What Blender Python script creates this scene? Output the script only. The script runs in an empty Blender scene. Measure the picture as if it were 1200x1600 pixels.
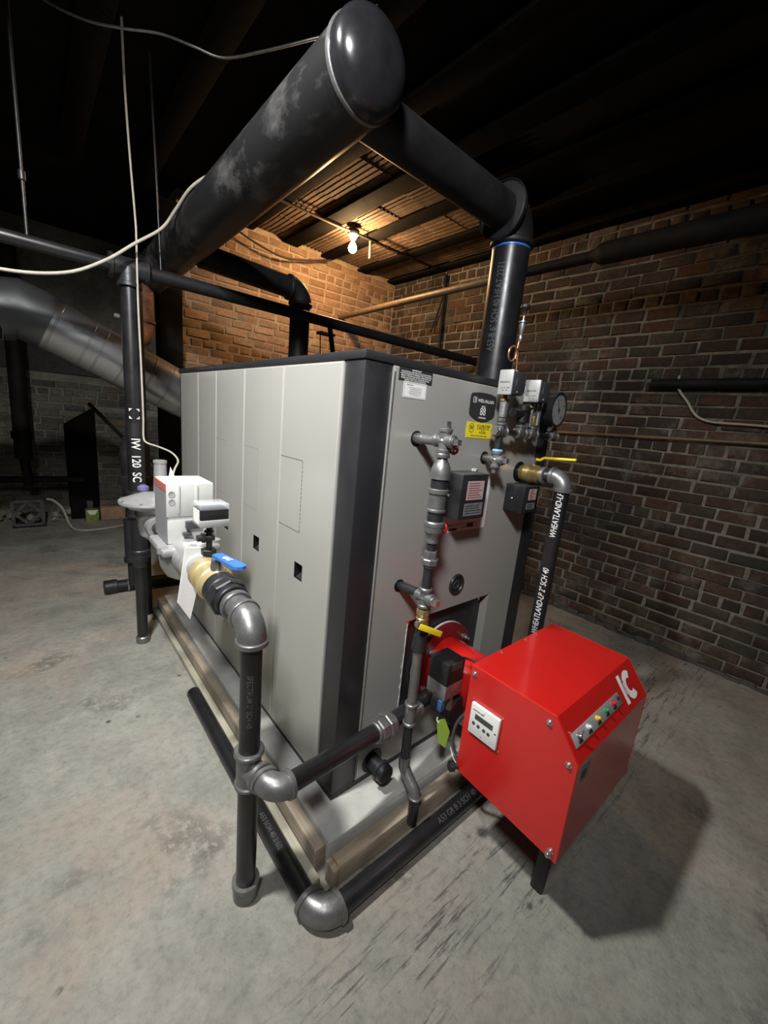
import bpy, bmesh, math, random
from mathutils import Vector, Matrix
random.seed(7)
SC = bpy.context.scene
COL = SC.collection
PI = math.pi

# ---------------------------------------------------------------- camera
cam_d = bpy.data.cameras.new('camera'); cam = bpy.data.objects.new('camera', cam_d); COL.objects.link(cam)
_f = Vector((0.64791, 0.72992, -0.21810)).normalized()
_yaw, _pitch, _roll = math.radians(41.5946), math.radians(-12.5972), math.radians(5.5527)
_f = Vector((math.sin(_yaw)*math.cos(_pitch), math.cos(_yaw)*math.cos(_pitch), math.sin(_pitch)))
_r0 = Vector((math.cos(_yaw), -math.sin(_yaw), 0)); _u0 = _r0.cross(_f)
_r = _r0*math.cos(_roll) + _u0*math.sin(_roll); _u = _u0*math.cos(_roll) - _r0*math.sin(_roll)
CAM = Vector((-0.7574, -0.9976, 1.5185))
M = Matrix((_r, _u, -_f)).transposed().to_4x4(); M.translation = CAM
cam.matrix_world = M
cam_d.sensor_fit = 'VERTICAL'; cam_d.sensor_height = 36.0; cam_d.lens = 635.12/1600*36.0
cam_d.clip_start = 0.02
SC.camera = cam

# ---------------------------------------------------------------- world, lamps, exposure
w = bpy.data.worlds.new('world'); SC.world = w; w.use_nodes = True
w.node_tree.nodes['Background'].inputs[0].default_value = (0.9, 0.95, 1.0, 1)
w.node_tree.nodes['Background'].inputs[1].default_value = 0.002
def area(name, loc, target, size, power, col, spread=180):
    d = bpy.data.lights.new(name, 'AREA'); d.spread = math.radians(spread); d.shape = 'DISK'; d.size = size; d.energy = power; d.color = col
    o = bpy.data.objects.new(name, d); COL.objects.link(o); o.location = loc
    o.rotation_euler = (Vector(target)-Vector(loc)).to_track_quat('-Z', 'Y').to_euler()
    return o
# two work lamps hung under the ceiling, left of and above the photographer
area('ceiling_work_lamp', (-1.05, 0.14, 3.0), (-0.80, 0.75, 0.0), 0.16, 72, (1.0, 0.985, 0.95), 155)
area('ceiling_work_lamp', (-1.45, -1.40, 3.05), (0.10, 0.2, 1.8), 0.36, 22, (0.97, 0.985, 1.0), 80)
SC.view_settings.view_transform = 'Standard'; SC.view_settings.look = 'None'
SC.view_settings.exposure = 0.08; SC.view_settings.gamma = 1.0; SC.view_settings.use_curve_mapping = False

# ---------------------------------------------------------------- materials
MATS = {}
def nt(name):
    m = bpy.data.materials.new(name); m.use_nodes = True; MATS[name] = m
    return m, m.node_tree.nodes, m.node_tree.links, m.node_tree.nodes['Principled BSDF']
def coords(N, L, scale=(1,1,1), kind='Object'):
    tc = N.new('ShaderNodeTexCoord'); mp = N.new('ShaderNodeMapping'); mp.inputs['Scale'].default_value = scale
    if kind == 'World':
        g = N.new('ShaderNodeNewGeometry'); L.new(g.outputs['Position'], mp.inputs['Vector'])
    else: L.new(tc.outputs[kind], mp.inputs['Vector'])
    return mp.outputs['Vector']
def noise(N, L, vec, scale, detail=5, rough=.55):
    n = N.new('ShaderNodeTexNoise'); n.inputs['Scale'].default_value = scale; n.inputs['Detail'].default_value = detail
    n.inputs['Roughness'].default_value = rough; L.new(vec, n.inputs['Vector']); return n.outputs['Fac']
def ramp(N, L, fac, stops):
    r = N.new('ShaderNodeValToRGB'); e = r.color_ramp.elements
    while len(e) < len(stops): e.new(0.5)
    for i, (p, c) in enumerate(stops):
        e[i].position = p; e[i].color = (*c, 1) if len(c) == 3 else c
    L.new(fac, r.inputs['Fac']); return r.outputs['Color']
def mix(N, L, fac, a, b, mode='MIX'):
    m = N.new('ShaderNodeMix'); m.data_type = 'RGBA'; m.blend_type = mode
    for s, v in ((0, fac), (6, a), (7, b)):
        if hasattr(v, 'node'): L.new(v, m.inputs[s])
        elif isinstance(v, (int, float)): m.inputs[s].default_value = v
        else: m.inputs[s].default_value = (*v, 1)
    return m.outputs[2]
def bump(N, L, P, h, strength=.3, dist=.01):
    b = N.new('ShaderNodeBump'); b.inputs['Strength'].default_value = strength; b.inputs['Distance'].default_value = dist
    L.new(h, b.inputs['Height']); L.new(b.outputs['Normal'], P.inputs['Normal'])
def simple(name, col, rough=.5, metal=0., var=.25, scale=14, bmp=.0, coat=0., spec=None, rvar=.1):
    m, N, L, P = nt(name)
    v = coords(N, L, kind='World'); f = noise(N, L, v, scale)
    lo = tuple(c*(1-var) for c in col); hi = tuple(min(1, c*(1+var)) for c in col)
    L.new(ramp(N, L, f, [(.3, lo), (.7, hi)]), P.inputs['Base Color'])
    rr = N.new('ShaderNodeMapRange'); rr.inputs[3].default_value = max(.02, rough-rvar); rr.inputs[4].default_value = rough+rvar
    f2 = noise(N, L, v, scale*3.1, 3); L.new(f2, rr.inputs[0]); L.new(rr.outputs[0], P.inputs['Roughness'])
    P.inputs['Metallic'].default_value = metal
    if coat: P.inputs['Coat Weight'].default_value = coat; P.inputs['Coat Roughness'].default_value = .12
    if spec is not None: P.inputs['Specular IOR Level'].default_value = spec
    if bmp: bump(N, L, P, f2, bmp, .004)
    return m
simple('black_pipe', (.013, .013, .0145), .34, 0, .4, 9, .05, spec=.55)
simple('black_pipe_matte', (.011, .011, .012), .55, 0, .4, 9, .08, spec=.4)
simple('soot_pipe', (.012, .011, .010), .7, 0, .5, 9, .15, spec=.25)
simple('iron_fitting', (.20, .20, .197), .38, .65, .18, 30, .12)
simple('dark_fitting', (.045, .046, .05), .40, .6, .2, 30, .12)
simple('steel_band', (.45, .45, .45), .32, .85, .15, 60, .05)
simple('zinc_bolt', (.55, .55, .54), .28, .9, .1, 60)
simple('jacket_grey', (.40, .39, .36), .33, .25, .03, 3, 0, spec=.5, rvar=.04)
simple('jacket_black', (.018, .018, .020), .42, 0, .1, 6, .04)
simple('pocket_black', (.006, .006, .006), .4, 0, .1, 6)
simple('burner_red', (.52, .012, .010), .26, 0, .06, 4, .0, coat=.6, rvar=.04)
simple('flange_red', (.20, .010, .014), .35, 0, .15, 10, .05)
simple('cap_black', (.014, .014, .016), .24, 0, .35, 11, .03, spec=.6, rvar=.06)
simple('white_plastic', (.72, .72, .70), .4, 0, .03, 10)
simple('white_paint', (.78, .78, .76), .5, 0, .05, 20)
simple('lcd', (.06, .065, .055), .2, 0, .05, 20)
simple('rubber_black', (.012, .012, .012), .5, 0, .2, 20)
simple('control_grey', (.045, .047, .05), .45, 0, .1, 20)
simple('control_face', (.36, .36, .36), .4, .2, .05, 20)
simple('strip_grey', (.27, .27, .27), .4, .1, .05, 30)
simple('brass', (.52, .38, .16), .3, .8, .12, 40, .08)
simple('brass_pale', (.62, .50, .25), .33, .55, .10, 40, .08)
simple('yellow_vinyl', (.80, .60, .02), .4, 0, .05, 20)
simple('yellow_label', (.86, .68, .02), .45, 0, .03, 20)
simple('blue_vinyl', (.04, .16, .55), .35, 0, .05, 20)
simple('coil_blue', (.03, .10, .22), .4, 0, .3, 30)
simple('blue_seal', (.16, .40, .62), .45, 0, .3, 80)
simple('red_vinyl', (.42, .01, .015), .4, 0, .1, 20)
simple('green_tag', (.34, .52, .06), .5, 0, .05, 20)
simple('paper', (.74, .73, .70), .7, 0, .05, 20, .1)
simple('pink_paper', (.50, .36, .36), .6, 0, .05, 20)
simple('grey_paper', (.16, .165, .165), .6, 0, .2, 40)
simple('ink', (.02, .02, .02), .6, 0, .1, 20)
simple('ink_grey', (.20, .20, .20), .6, 0, .1, 20)
simple('stencil_white', (.68, .68, .66), .6, 0, .15, 90)
simple('stencil_faint', (.085, .085, .085), .6, 0, .35, 120)
simple('cast_aluminium', (.42, .42, .42), .42, .55, .08, 25, .15)
simple('actuator_grey', (.50, .50, .485), .5, .1, .05, 20, .05)
simple('actuator_side', (.22, .22, .22), .5, .1, .05, 20)
simple('galvanised', (.40, .41, .42), .28, .92, .07, 5, .0, rvar=.03)
simple('zinc_shaded', (.07, .073, .076), .5, .5, .12, 5, .0)  # galvanised elbow turned from the light, its shade put into the colour
simple('rust', (.16, .07, .035), .75, .1, .4, 20, .3)
simple('copper', (.62, .36, .20), .3, .85, .12, 40)
simple('cable_white', (.42, .39, .33), .55, 0, .12, 30)
simple('cable_black', (.012, .012, .012), .6, 0, .2, 30)
simple('conduit_tan', (.17, .125, .08), .5, .2, .2, 25, .1)
simple('steel_wire', (.30, .30, .30), .4, .8, .2, 40)
simple('soot_steel', (.010, .009, .008), .9, 0, .3, 12, .1, spec=.05)
simple('cardboard', (.36, .20, .10), .75, 0, .15, 12, .15)
simple('stone_tan', (.33, .21, .13), .85, 0, .25, 12, .4)
simple('rubble', (.30, .27, .22), .9, 0, .5, 18, .5)
simple('cast_block', (.075, .072, .068), .85, 0, .3, 18, .3)
simple('carton_green', (.20, .24, .05), .6, 0, .3, 30)
simple('lens_red', (.55, .02, .02), .15, 0, .05, 9, coat=.6)
simple('lens_green', (.02, .26, .07), .15, 0, .05, 9, coat=.6)
simple('lens_yellow', (.72, .45, .02), .15, 0, .05, 9, coat=.6)
simple('lens_clear', (.75, .75, .75), .12, .3, .05, 9, coat=.6)
simple('gauge_dial', (.26, .26, .26), .35, 0, .02, 9)
simple('magenta', (.45, .02, .10), .4, 0, .05, 20)
simple('label_red', (.36, .10, .08), .55, 0, .1, 20)
simple('purple_cap', (.13, .12, .27), .45, 0, .1, 20)
def glassy(name, col, alpha):
    m, N, L, P = nt(name); P.inputs['Base Color'].default_value = (*col, 1); P.inputs['Roughness'].default_value = .05
    P.inputs['Alpha'].default_value = alpha; P.inputs['Specular IOR Level'].default_value = .8
glassy('clear_plastic', (.75, .78, .82), .35)
def emit(name, col, s):
    m, N, L, P = nt(name); P.inputs['Emission Color'].default_value = (*col, 1); P.inputs['Emission Strength'].default_value = s
    P.inputs['Base Color'].default_value = (.9, .85, .75, 1)
emit('bulb_glow', (1.0, .60, .28), 820)

def make_header():
    m, N, L, P = nt('header_paint')
    v = coords(N, L, (1, .5, 1), 'World'); a = noise(N, L, v, 7, 9, .68); b = noise(N, L, v, 2.6, 4)
    k = N.new('ShaderNodeMath'); k.operation = 'MULTIPLY'
    L.new(ramp(N, L, a, [(.50, (0,0,0)), (.68, (1,1,1))]), k.inputs[0]); L.new(ramp(N, L, b, [(.38, (0,0,0)), (.58, (1,1,1))]), k.inputs[1])
    L.new(mix(N, L, k.outputs[0], (.012, .012, .013), (.16, .155, .15)), P.inputs['Base Color'])
    P.inputs['Roughness'].default_value = .42; P.inputs['Specular IOR Level'].default_value = .45
    bump(N, L, P, a, .08, .004)
make_header()
def make_brick(name, stops, soot=.0, sootcol=(.02,.02,.018), pale=0.):
    m, N, L, P = nt(name)
    oi = N.new('ShaderNodeObjectInfo'); g = N.new('ShaderNodeNewGeometry')
    ad = N.new('ShaderNodeMath'); ad.operation = 'ADD'; L.new(oi.outputs['Random'], ad.inputs[0]); L.new(g.outputs['Random Per Island'], ad.inputs[1])
    fr = N.new('ShaderNodeMath'); fr.operation = 'FRACT'; L.new(ad.outputs[0], fr.inputs[0])
    base = ramp(N, L, fr.outputs[0], stops)
    v = coords(N, L, kind='World'); a = noise(N, L, v, 28, 6, .7); b = noise(N, L, v, 1.7, 5, .6); c = noise(N, L, v, 3.1, 7, .7)
    base = mix(N, L, 1.0, base, ramp(N, L, a, [(.25, (.55,.55,.55)), (.75, (1.25,1.25,1.25))]), 'MULTIPLY')
    if soot: base = mix(N, L, ramp(N, L, b, [(.44, (0,0,0)), (.62, (soot,)*3)]), base, sootcol)
    if pale: base = mix(N, L, ramp(N, L, c, [(.54, (0,0,0)), (.72, (pale,)*3)]), base, (.26, .25, .21))
    L.new(base, P.inputs['Base Color']); P.inputs['Roughness'].default_value = .88; P.inputs['Specular IOR Level'].default_value = .2
    bump(N, L, P, a, .55, .006)
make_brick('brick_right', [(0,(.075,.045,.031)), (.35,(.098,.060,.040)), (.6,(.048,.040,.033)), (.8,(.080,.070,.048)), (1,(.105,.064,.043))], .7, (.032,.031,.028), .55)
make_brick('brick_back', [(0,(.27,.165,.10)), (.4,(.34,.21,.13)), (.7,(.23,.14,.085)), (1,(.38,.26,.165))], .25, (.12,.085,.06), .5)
make_brick('brick_left', [(0,(.22,.215,.17)), (.4,(.28,.265,.205)), (.7,(.15,.14,.125)), (1,(.31,.23,.16))], .5, (.07,.07,.06), .6)
def make_mortar(name, c0, c1, soot):
    m, N, L, P = nt(name); v = coords(N, L, kind='World'); a = noise(N, L, v, 22, 6, .7); b = noise(N, L, v, 1.9, 5)
    col = ramp(N, L, a, [(.3, c0), (.7, c1)])
    col = mix(N, L, ramp(N, L, b, [(.45, (0,0,0)), (.62, (soot,)*3)]), col, (.05, .045, .04))
    L.new(col, P.inputs['Base Color']); P.inputs['Roughness'].default_value = .95; bump(N, L, P, a, .8, .012)
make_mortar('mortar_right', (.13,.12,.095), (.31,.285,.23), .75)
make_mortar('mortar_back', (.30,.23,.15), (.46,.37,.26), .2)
make_mortar('mortar_left', (.22,.215,.18), (.38,.37,.31), .5)
def make_floor():
    m, N, L, P = nt('concrete_floor')
    v = coords(N, L, kind='World')
    def math_(op, a, b_):
        n = N.new('ShaderNodeMath'); n.operation = op
        for k, q in enumerate((a, b_)):
            if hasattr(q, 'node'): L.new(q, n.inputs[k])
            else: n.inputs[k].default_value = q
        return n.outputs[0]
    big = noise(N, L, v, .8, 6, .62); mid = noise(N, L, v, 3.4, 10, .72); fine = noise(N, L, v, 34, 8, .75); grit = noise(N, L, v, 160, 3, .6)
    col = ramp(N, L, mid, [(.30, (.205,.20,.175)), (.5, (.30,.29,.255)), (.70, (.385,.375,.33))])
    pink = noise(N, L, coords(N, L, (1.0,1.0,1.0), 'World'), 1.5, 7, .66)
    col = mix(N, L, ramp(N, L, pink, [(.52, (0,0,0)), (.64, (.62,)*3)]), col, (.385, .305, .25))
    col = mix(N, L, ramp(N, L, big, [(.50, (0,0,0)), (.66, (.55,)*3)]), col, (.20, .20, .17))
    col = mix(N, L, 1.0, col, ramp(N, L, fine, [(.30, (.72,.72,.72)), (.5, (1,1,1)), (.72, (1.12,1.12,1.1))]), 'MULTIPLY')
    col = mix(N, L, ramp(N, L, grit, [(.60, (0,0,0)), (.74, (.5,)*3)]), col, (.15, .145, .13))
    g = N.new('ShaderNodeNewGeometry'); sx = N.new('ShaderNodeSeparateXYZ'); L.new(g.outputs['Position'], sx.inputs[0])
    # rough spalled patches
    sp = noise(N, L, v, 2.1, 3, .5); rough_ = math_('MULTIPLY', ramp(N, L, sp, [(.60, (0,0,0)), (.68, (1,1,1))]), ramp(N, L, fine, [(.42, (1,1,1)), (.55, (0,0,0))]))
    col = mix(N, L, math_('MULTIPLY', rough_, .55), col, (.12, .115, .105))
    # dark scuffs dragged along the front of the boiler pad
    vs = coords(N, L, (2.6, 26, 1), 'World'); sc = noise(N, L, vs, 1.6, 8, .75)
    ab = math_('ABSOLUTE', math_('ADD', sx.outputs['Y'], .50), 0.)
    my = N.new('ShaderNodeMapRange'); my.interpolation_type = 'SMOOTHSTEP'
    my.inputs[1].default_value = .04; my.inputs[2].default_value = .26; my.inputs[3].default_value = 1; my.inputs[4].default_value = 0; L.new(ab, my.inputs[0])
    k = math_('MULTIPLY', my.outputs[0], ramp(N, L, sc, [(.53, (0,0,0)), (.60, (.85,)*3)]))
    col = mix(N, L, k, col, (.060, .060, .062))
    # small oil drips
    vo = N.new('ShaderNodeTexVoronoi'); vo.inputs['Scale'].default_value = 7.5; L.new(v, vo.inputs['Vector'])
    k2 = math_('MULTIPLY', ramp(N, L, vo.outputs['Distance'], [(.05, (1,1,1)), (.11, (0,0,0))]), ramp(N, L, mid, [(.50, (0,0,0)), (.56, (.85,)*3)]))
    col = mix(N, L, k2, col, (.05, .045, .04))
    L.new(col, P.inputs['Base Color']); P.inputs['Roughness'].default_value = .65; P.inputs['Specular IOR Level'].default_value = .3
    h = math_('ADD', mid, math_('MULTIPLY', fine, .30)); h = math_('SUBTRACT', h, math_('MULTIPLY', rough_, .35))
    bump(N, L, P, h, .6, .022)
make_floor()
def make_pad():
    m, N, L, P = nt('pad_concrete'); v = coords(N, L, kind='World'); a = noise(N, L, v, 30, 7, .7); b = noise(N, L, v, 6, 5)
    col = ramp(N, L, b, [(.3, (.36,.352,.325)), (.7, (.52,.515,.48))]); col = mix(N, L, ramp(N, L, a, [(.60, (0,0,0)), (.72, (.7,)*3)]), col, (.30,.29,.27))
    L.new(col, P.inputs['Base Color']); P.inputs['Roughness'].default_value = .8; bump(N, L, P, a, .3, .006)
make_pad()
def make_wood(name, c0, c1, axis):
    m, N, L, P = nt(name); s = [18, 18, 18]; s[axis] = 1.4
    v = coords(N, L, tuple(s), 'World'); a = noise(N, L, v, 2.2, 7, .65); b = noise(N, L, coords(N, L, kind='World'), 5, 5)
    col = ramp(N, L, a, [(.3, c0), (.7, c1)]); col = mix(N, L, ramp(N, L, b, [(.5, (0,0,0)), (.7, (.6,)*3)]), col, (.14,.125,.10))
    L.new(col, P.inputs['Base Color']); P.inputs['Roughness'].default_value = .8; bump(N, L, P, a, .35, .005)
make_wood('timber_y', (.24,.20,.15), (.42,.36,.27), 1); make_wood('timber_x', (.26,.21,.15), (.50,.41,.29), 0); make_wood('timber_pale', (.30,.285,.22), (.46,.435,.34), 1)
def make_tile():
    m, N, L, P = nt('clay_tile'); v = coords(N, L, kind='World'); a = noise(N, L, v, 14, 7, .7); b = noise(N, L, v, 3, 5)
    col = ramp(N, L, a, [(.3, (.10,.066,.042)), (.7, (.22,.145,.09))]); col = mix(N, L, ramp(N, L, b, [(.46, (0,0,0)), (.68, (.8,)*3)]), col, (.035,.028,.022))
    L.new(col, P.inputs['Base Color']); P.inputs['Roughness'].default_value = .9; bump(N, L, P, a, .4, .01)
make_tile()
simple('black_ceiling', (.010, .009, .008), .9, 0, .4, 4, .2, spec=.15)
simple('soot_wall', (.03, .028, .025), .9, 0, .5, 3, .3, spec=.15)

# ---------------------------------------------------------------- mesh builder
def basis(a):
    a = Vector(a).normalized()
    t = Vector((0, 0, 1)) if abs(a.z) < .9 else Vector((1, 0, 0))
    u = a.cross(t).normalized(); return a, u, a.cross(u)
def spline(p, k):
    out = []; q = [p[0]*2-p[1]] + p + [p[-1]*2-p[-2]]
    for i in range(1, len(q)-2):
        a, b, c, d = q[i-1:i+3]
        for j in range(k):
            t = j/k; out.append(.5*((2*b)+(c-a)*t+(2*a-5*b+4*c-d)*t*t+(3*b-a-3*c+d)*t**3))
    return out+[p[-1]]
def sheet(b, ax, x0, x1, a0, a1, z0, z1, h, ch):
    """folded sheet with chamfered rim and one rectangular hole h=(ha0,ha1,hz0,hz1); ax 0: faces -X, a = y; ax 1: faces -Y, a = x"""
    P = (lambda d, a, z: Vector((d, a, z))) if ax == 0 else (lambda d, a, z: Vector((a, d, z)))
    R = lambda d, k: [P(d, a0+k, z0+k), P(d, a1-k, z0+k), P(d, a1-k, z1-k), P(d, a0+k, z1-k)]
    H = lambda d: [P(d, h[0], h[2]), P(d, h[1], h[2]), P(d, h[1], h[3]), P(d, h[0], h[3])]
    n = len(b.v); b.v += R(x1, 0)+R(x0+ch, 0)+R(x0+ch*.3, ch*.3)+R(x0, ch)+H(x0)+H(x1)
    for k in range(5):
        for i in range(4):
            j = (i+1) % 4; b.f.append((n+k*4+i, n+k*4+j, n+k*4+4+j, n+k*4+4+i))
    for i in range(4): j = (i+1) % 4; b.f.append((n+20+i, n+20+j, n+j, n+i))
class B:
    def __init__(s): s.v = []; s.f = []
    def box(s, lo, hi, ch=0.0):
        lo = Vector(lo); hi = Vector(hi); c = (lo+hi)/2; h = (hi-lo)/2
        return s.obox(c, (1,0,0), (0,1,0), (0,0,1), h, ch)
    def obox(s, c, u, v, w, h, ch=0.0):
        c = Vector(c); u = Vector(u).normalized(); v = Vector(v).normalized(); w = Vector(w).normalized()
        if ch <= 0:
            n = len(s.v)
            for x in (-1,1):
                for y in (-1,1):
                    for z in (-1,1): s.v.append(c+u*(x*h[0])+v*(y*h[1])+w*(z*h[2]))
            s.f += [tuple(n+i for i in q) for q in ((0,1,3,2),(4,6,7,5),(0,4,5,1),(2,3,7,6),(0,2,6,4),(1,5,7,3))]
        else:
            bm = bmesh.new(); bmesh.ops.create_cube(bm, size=2)
            for q in bm.verts: q.co = Vector((q.co.x*h[0], q.co.y*h[1], q.co.z*h[2]))
            bmesh.ops.bevel(bm, geom=list(bm.edges), offset=min(ch, .45*min(h)*2), segments=2, affect='EDGES', profile=.5)
            n = len(s.v); bm.verts.index_update()
            s.v += [c+u*q.co.x+v*q.co.y+w*q.co.z for q in bm.verts]
            s.f += [tuple(n+q.index for q in f.verts) for f in bm.faces]; bm.free()
        return s
    def lathe(s, o, axis, prof, n=24):
        o = Vector(o); a, u, v = basis(axis); rings = []
        for t, r in prof:
            c = o+a*t
            if r <= 1e-6: s.v.append(c); rings.append([len(s.v)-1])
            else:
                k = len(s.v); s.v += [c+(u*math.cos(2*PI*i/n)+v*math.sin(2*PI*i/n))*r for i in range(n)]; rings.append(list(range(k, k+n)))
        for A, C in zip(rings, rings[1:]):
            for i in range(n):
                j = (i+1) % n
                if len(A) == 1 and len(C) == 1: continue
                if len(A) == 1: s.f.append((A[0], C[j], C[i]))
                elif len(C) == 1: s.f.append((A[i], A[j], C[0]))
                else: s.f.append((A[i], A[j], C[j], C[i]))
        return s
    def cyl(s, p0, p1, r, r1=None, n=24):
        p0 = Vector(p0); p1 = Vector(p1); d = (p1-p0).length; r1 = r if r1 is None else r1
        return s.lathe(p0, p1-p0, [(0,0),(0,r),(d,r1),(d,0)], n)
    def band(s, c, axis, w, r, ch=.003, n=24):
        c = Vector(c); a = Vector(axis).normalized()
        return s.lathe(c-a*(w/2), a, [(0,0),(0,r-ch),(ch,r),(w-ch,r),(w,r-ch),(w,0)], n)
    def hexn(s, c, axis, w, r, n=6): return s.lathe(Vector(c)-Vector(axis).normalized()*(w/2), axis, [(0,0),(0,r*.93),(w*.12,r),(w*.88,r),(w,r*.93),(w,0)], n)
    def tube(s, pts, r, n=12, caps=True, sm=0):
        pts = [Vector(p) for p in pts]; n = max(n, 14)
        if sm: pts = spline(pts, sm)
        rs = r if isinstance(r, (list, tuple)) else [r]*len(pts)
        T = [(pts[min(i+1, len(pts)-1)]-pts[max(i-1, 0)]).normalized() for i in range(len(pts))]
        _, u, v = basis(T[0]); rings = []
        for i, p in enumerate(pts):
            if i:
                q = T[i-1].rotation_difference(T[i]); u = q @ u; v = q @ v
            k = len(s.v); s.v += [p+(u*math.cos(2*PI*j/n)+v*math.sin(2*PI*j/n))*rs[i] for j in range(n)]; rings.append(k)
        for a, b in zip(rings, rings[1:]):
            for j in range(n): s.f.append((a+j, a+(j+1)%n, b+(j+1)%n, b+j))
        if caps:
            s.f.append(tuple(rings[0]+j for j in reversed(range(n)))); s.f.append(tuple(rings[-1]+j for j in range(n)))
        return s
    def prism(s, poly, o, u, v, wv):
        o = Vector(o); u = Vector(u); v = Vector(v); wv = Vector(wv); n = len(s.v); k = len(poly)
        s.v += [o+u*a+v*b for a, b in poly]; s.v += [o+u*a+v*b+wv for a, b in poly]
        s.f.append(tuple(n+i for i in range(k))); s.f.append(tuple(n+k+i for i in reversed(range(k))))
        for i in range(k): s.f.append((n+i, n+k+i, n+k+(i+1)%k, n+(i+1)%k))
        return s
    def quad(s, a, b, c, d):
        n = len(s.v); s.v += [Vector(a), Vector(b), Vector(c), Vector(d)]; s.f.append((n, n+1, n+2, n+3)); return s
def arc(c, d1, d2, R, n=10):
    """quarter bend between the stubs c+d1*R and c+d2*R"""
    c = Vector(c); d1 = Vector(d1).normalized(); d2 = Vector(d2).normalized(); o = c+(d1+d2)*R
    return [o-d2*R*math.cos(a)-d1*R*math.sin(a) for a in [PI/2*i/n for i in range(n+1)]]
def elbow(b, c, d1, d2, R, r, band=.008, bw=.016):
    b.tube(arc(c, d1, d2, R), r, 24)
    for d in (d1, d2):
        d = Vector(d).normalized(); b.band(Vector(c)+d*R, d, bw, r+band*.5, .002)
def link(name, me):
    o = bpy.data.objects.new(name, me); COL.objects.link(o); return o
def mesh(name, b, mat, off=(0,0,0), smooth=29):
    me = bpy.data.meshes.new(name); off = Vector(off)
    me.from_pydata([tuple(p-off) for p in b.v], [], b.f); me.update()
    bm = bmesh.new(); bm.from_mesh(me); bmesh.ops.recalc_face_normals(bm, faces=bm.faces[:]); bm.to_mesh(me); bm.free()
    me.materials.append(MATS[mat])
    if smooth:
        me.shade_smooth(); me.set_sharp_from_angle(angle=math.radians(smooth))
    return me
def root_loc(p):
    l = Vector((0,0,0))
    while p is not None: l += p.location; p = p.parent
    return l
def part(name, b, mat, parent, label=None, smooth=29):
    o = link(name, mesh(name, b, mat, root_loc(parent), smooth)); o.parent = parent
    if label: o['label'] = label
    return o
def thing(name, label, cat, loc, group=None):
    o = bpy.data.objects.new(name, None); COL.objects.link(o); o.location = loc; o.empty_display_size = .05
    o['label'] = label; o['category'] = cat
    if group: o['group'] = group
    return o
def solo(name, b, mat, label, cat, group=None, smooth=29):
    base = Vector((sum(p.x for p in b.v)/len(b.v), sum(p.y for p in b.v)/len(b.v), min(p.z for p in b.v)))
    o = link(name, mesh(name, b, mat, base, smooth)); o.location = base; o['label'] = label; o['category'] = cat
    if group: o['group'] = group
    return o
def struct(name, b, mat, smooth=0):
    o = link(name, mesh(name, b, mat, (0,0,0), smooth)); o['kind'] = 'structure'; return o
def text_verts(s, size, bold=0.0, sx=1.0, shear=0.0):
    c = bpy.data.curves.new('t', 'FONT'); c.body = s; c.size = size; c.align_x = 'CENTER'; c.align_y = 'CENTER'; c.offset = bold; c.resolution_u = 3; c.shear = shear
    o = bpy.data.objects.new('t', c); COL.objects.link(o)
    dg = bpy.context.evaluated_depsgraph_get(); me = bpy.data.meshes.new_from_object(o.evaluated_get(dg))
    V = [(p.co.x*sx, p.co.y) for p in me.vertices]; F = [tuple(f.vertices) for f in me.polygons]
    bpy.data.objects.remove(o); bpy.data.curves.remove(c); bpy.data.meshes.remove(me)
    return V, F
def flat_text(b, s, size, c, right, up, bold=0., sx=1., shear=0.):
    V, F = text_verts(s, size, bold, sx, shear); c = Vector(c); r = Vector(right).normalized(); u = Vector(up).normalized(); n = len(b.v)
    b.v += [c+r*x+u*y for x, y in V]; b.f += [tuple(n+i for i in f) for f in F]; return b
def slice_text(V, F, step):
    bm = bmesh.new(); vs = [bm.verts.new((x, y, 0)) for x, y in V]
    for f in F:
        try: bm.faces.new([vs[i] for i in f])
        except ValueError: pass
    y0, y1 = min(v[1] for v in V), max(v[1] for v in V); y = math.ceil(y0/step)*step
    while y < y1:
        bmesh.ops.bisect_plane(bm, geom=bm.verts[:]+bm.edges[:]+bm.faces[:], plane_co=(0, y, 0), plane_no=(0, 1, 0)); y += step
    bm.verts.index_update(); V = [(v.co.x, v.co.y) for v in bm.verts]; F = [tuple(v.index for v in f.verts) for f in bm.faces]; bm.free(); return V, F
def cyl_text(b, s, size, o, axis, facing, r, bold=0., sx=1., flip=1, shear=0.):
    """lettering running along the axis of a pipe, wrapped on its surface"""
    V, F = text_verts(s, size, bold, sx, shear); V, F = slice_text(V, F, r*.12); o = Vector(o); a = Vector(axis).normalized(); fdir = Vector(facing); fdir = (fdir-a*fdir.dot(a)).normalized(); t = fdir.cross(a)*flip
    n = len(b.v); 
    for x, y in V:
        th = y/r; b.v.append(o+a*x+(fdir*math.cos(th)+t*math.sin(th))*(r+.0006))
    b.f += [tuple(n+i for i in f) for f in F]; return b
X_, Y_, Z_ = Vector((1,0,0)), Vector((0,1,0)), Vector((0,0,1))
def scr(p):
    d = Vector(p)-CAM; z = d.dot(_f)
    return (600+635.12*d.dot(_r)/z, 800-635.12*d.dot(_u)/z, z) if z > .05 else (-9999, -9999, -1)
def blocked(p, lo, hi):
    p = Vector(p); d = p-CAM; t0, t1 = 0., .995
    for i in range(3):
        if abs(d[i]) < 1e-9: continue
        a = (lo[i]-CAM[i])/d[i]; c = (hi[i]-CAM[i])/d[i]
        if a > c: a, c = c, a
        t0 = max(t0, a); t1 = min(t1, c)
    return t0 < t1
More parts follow.
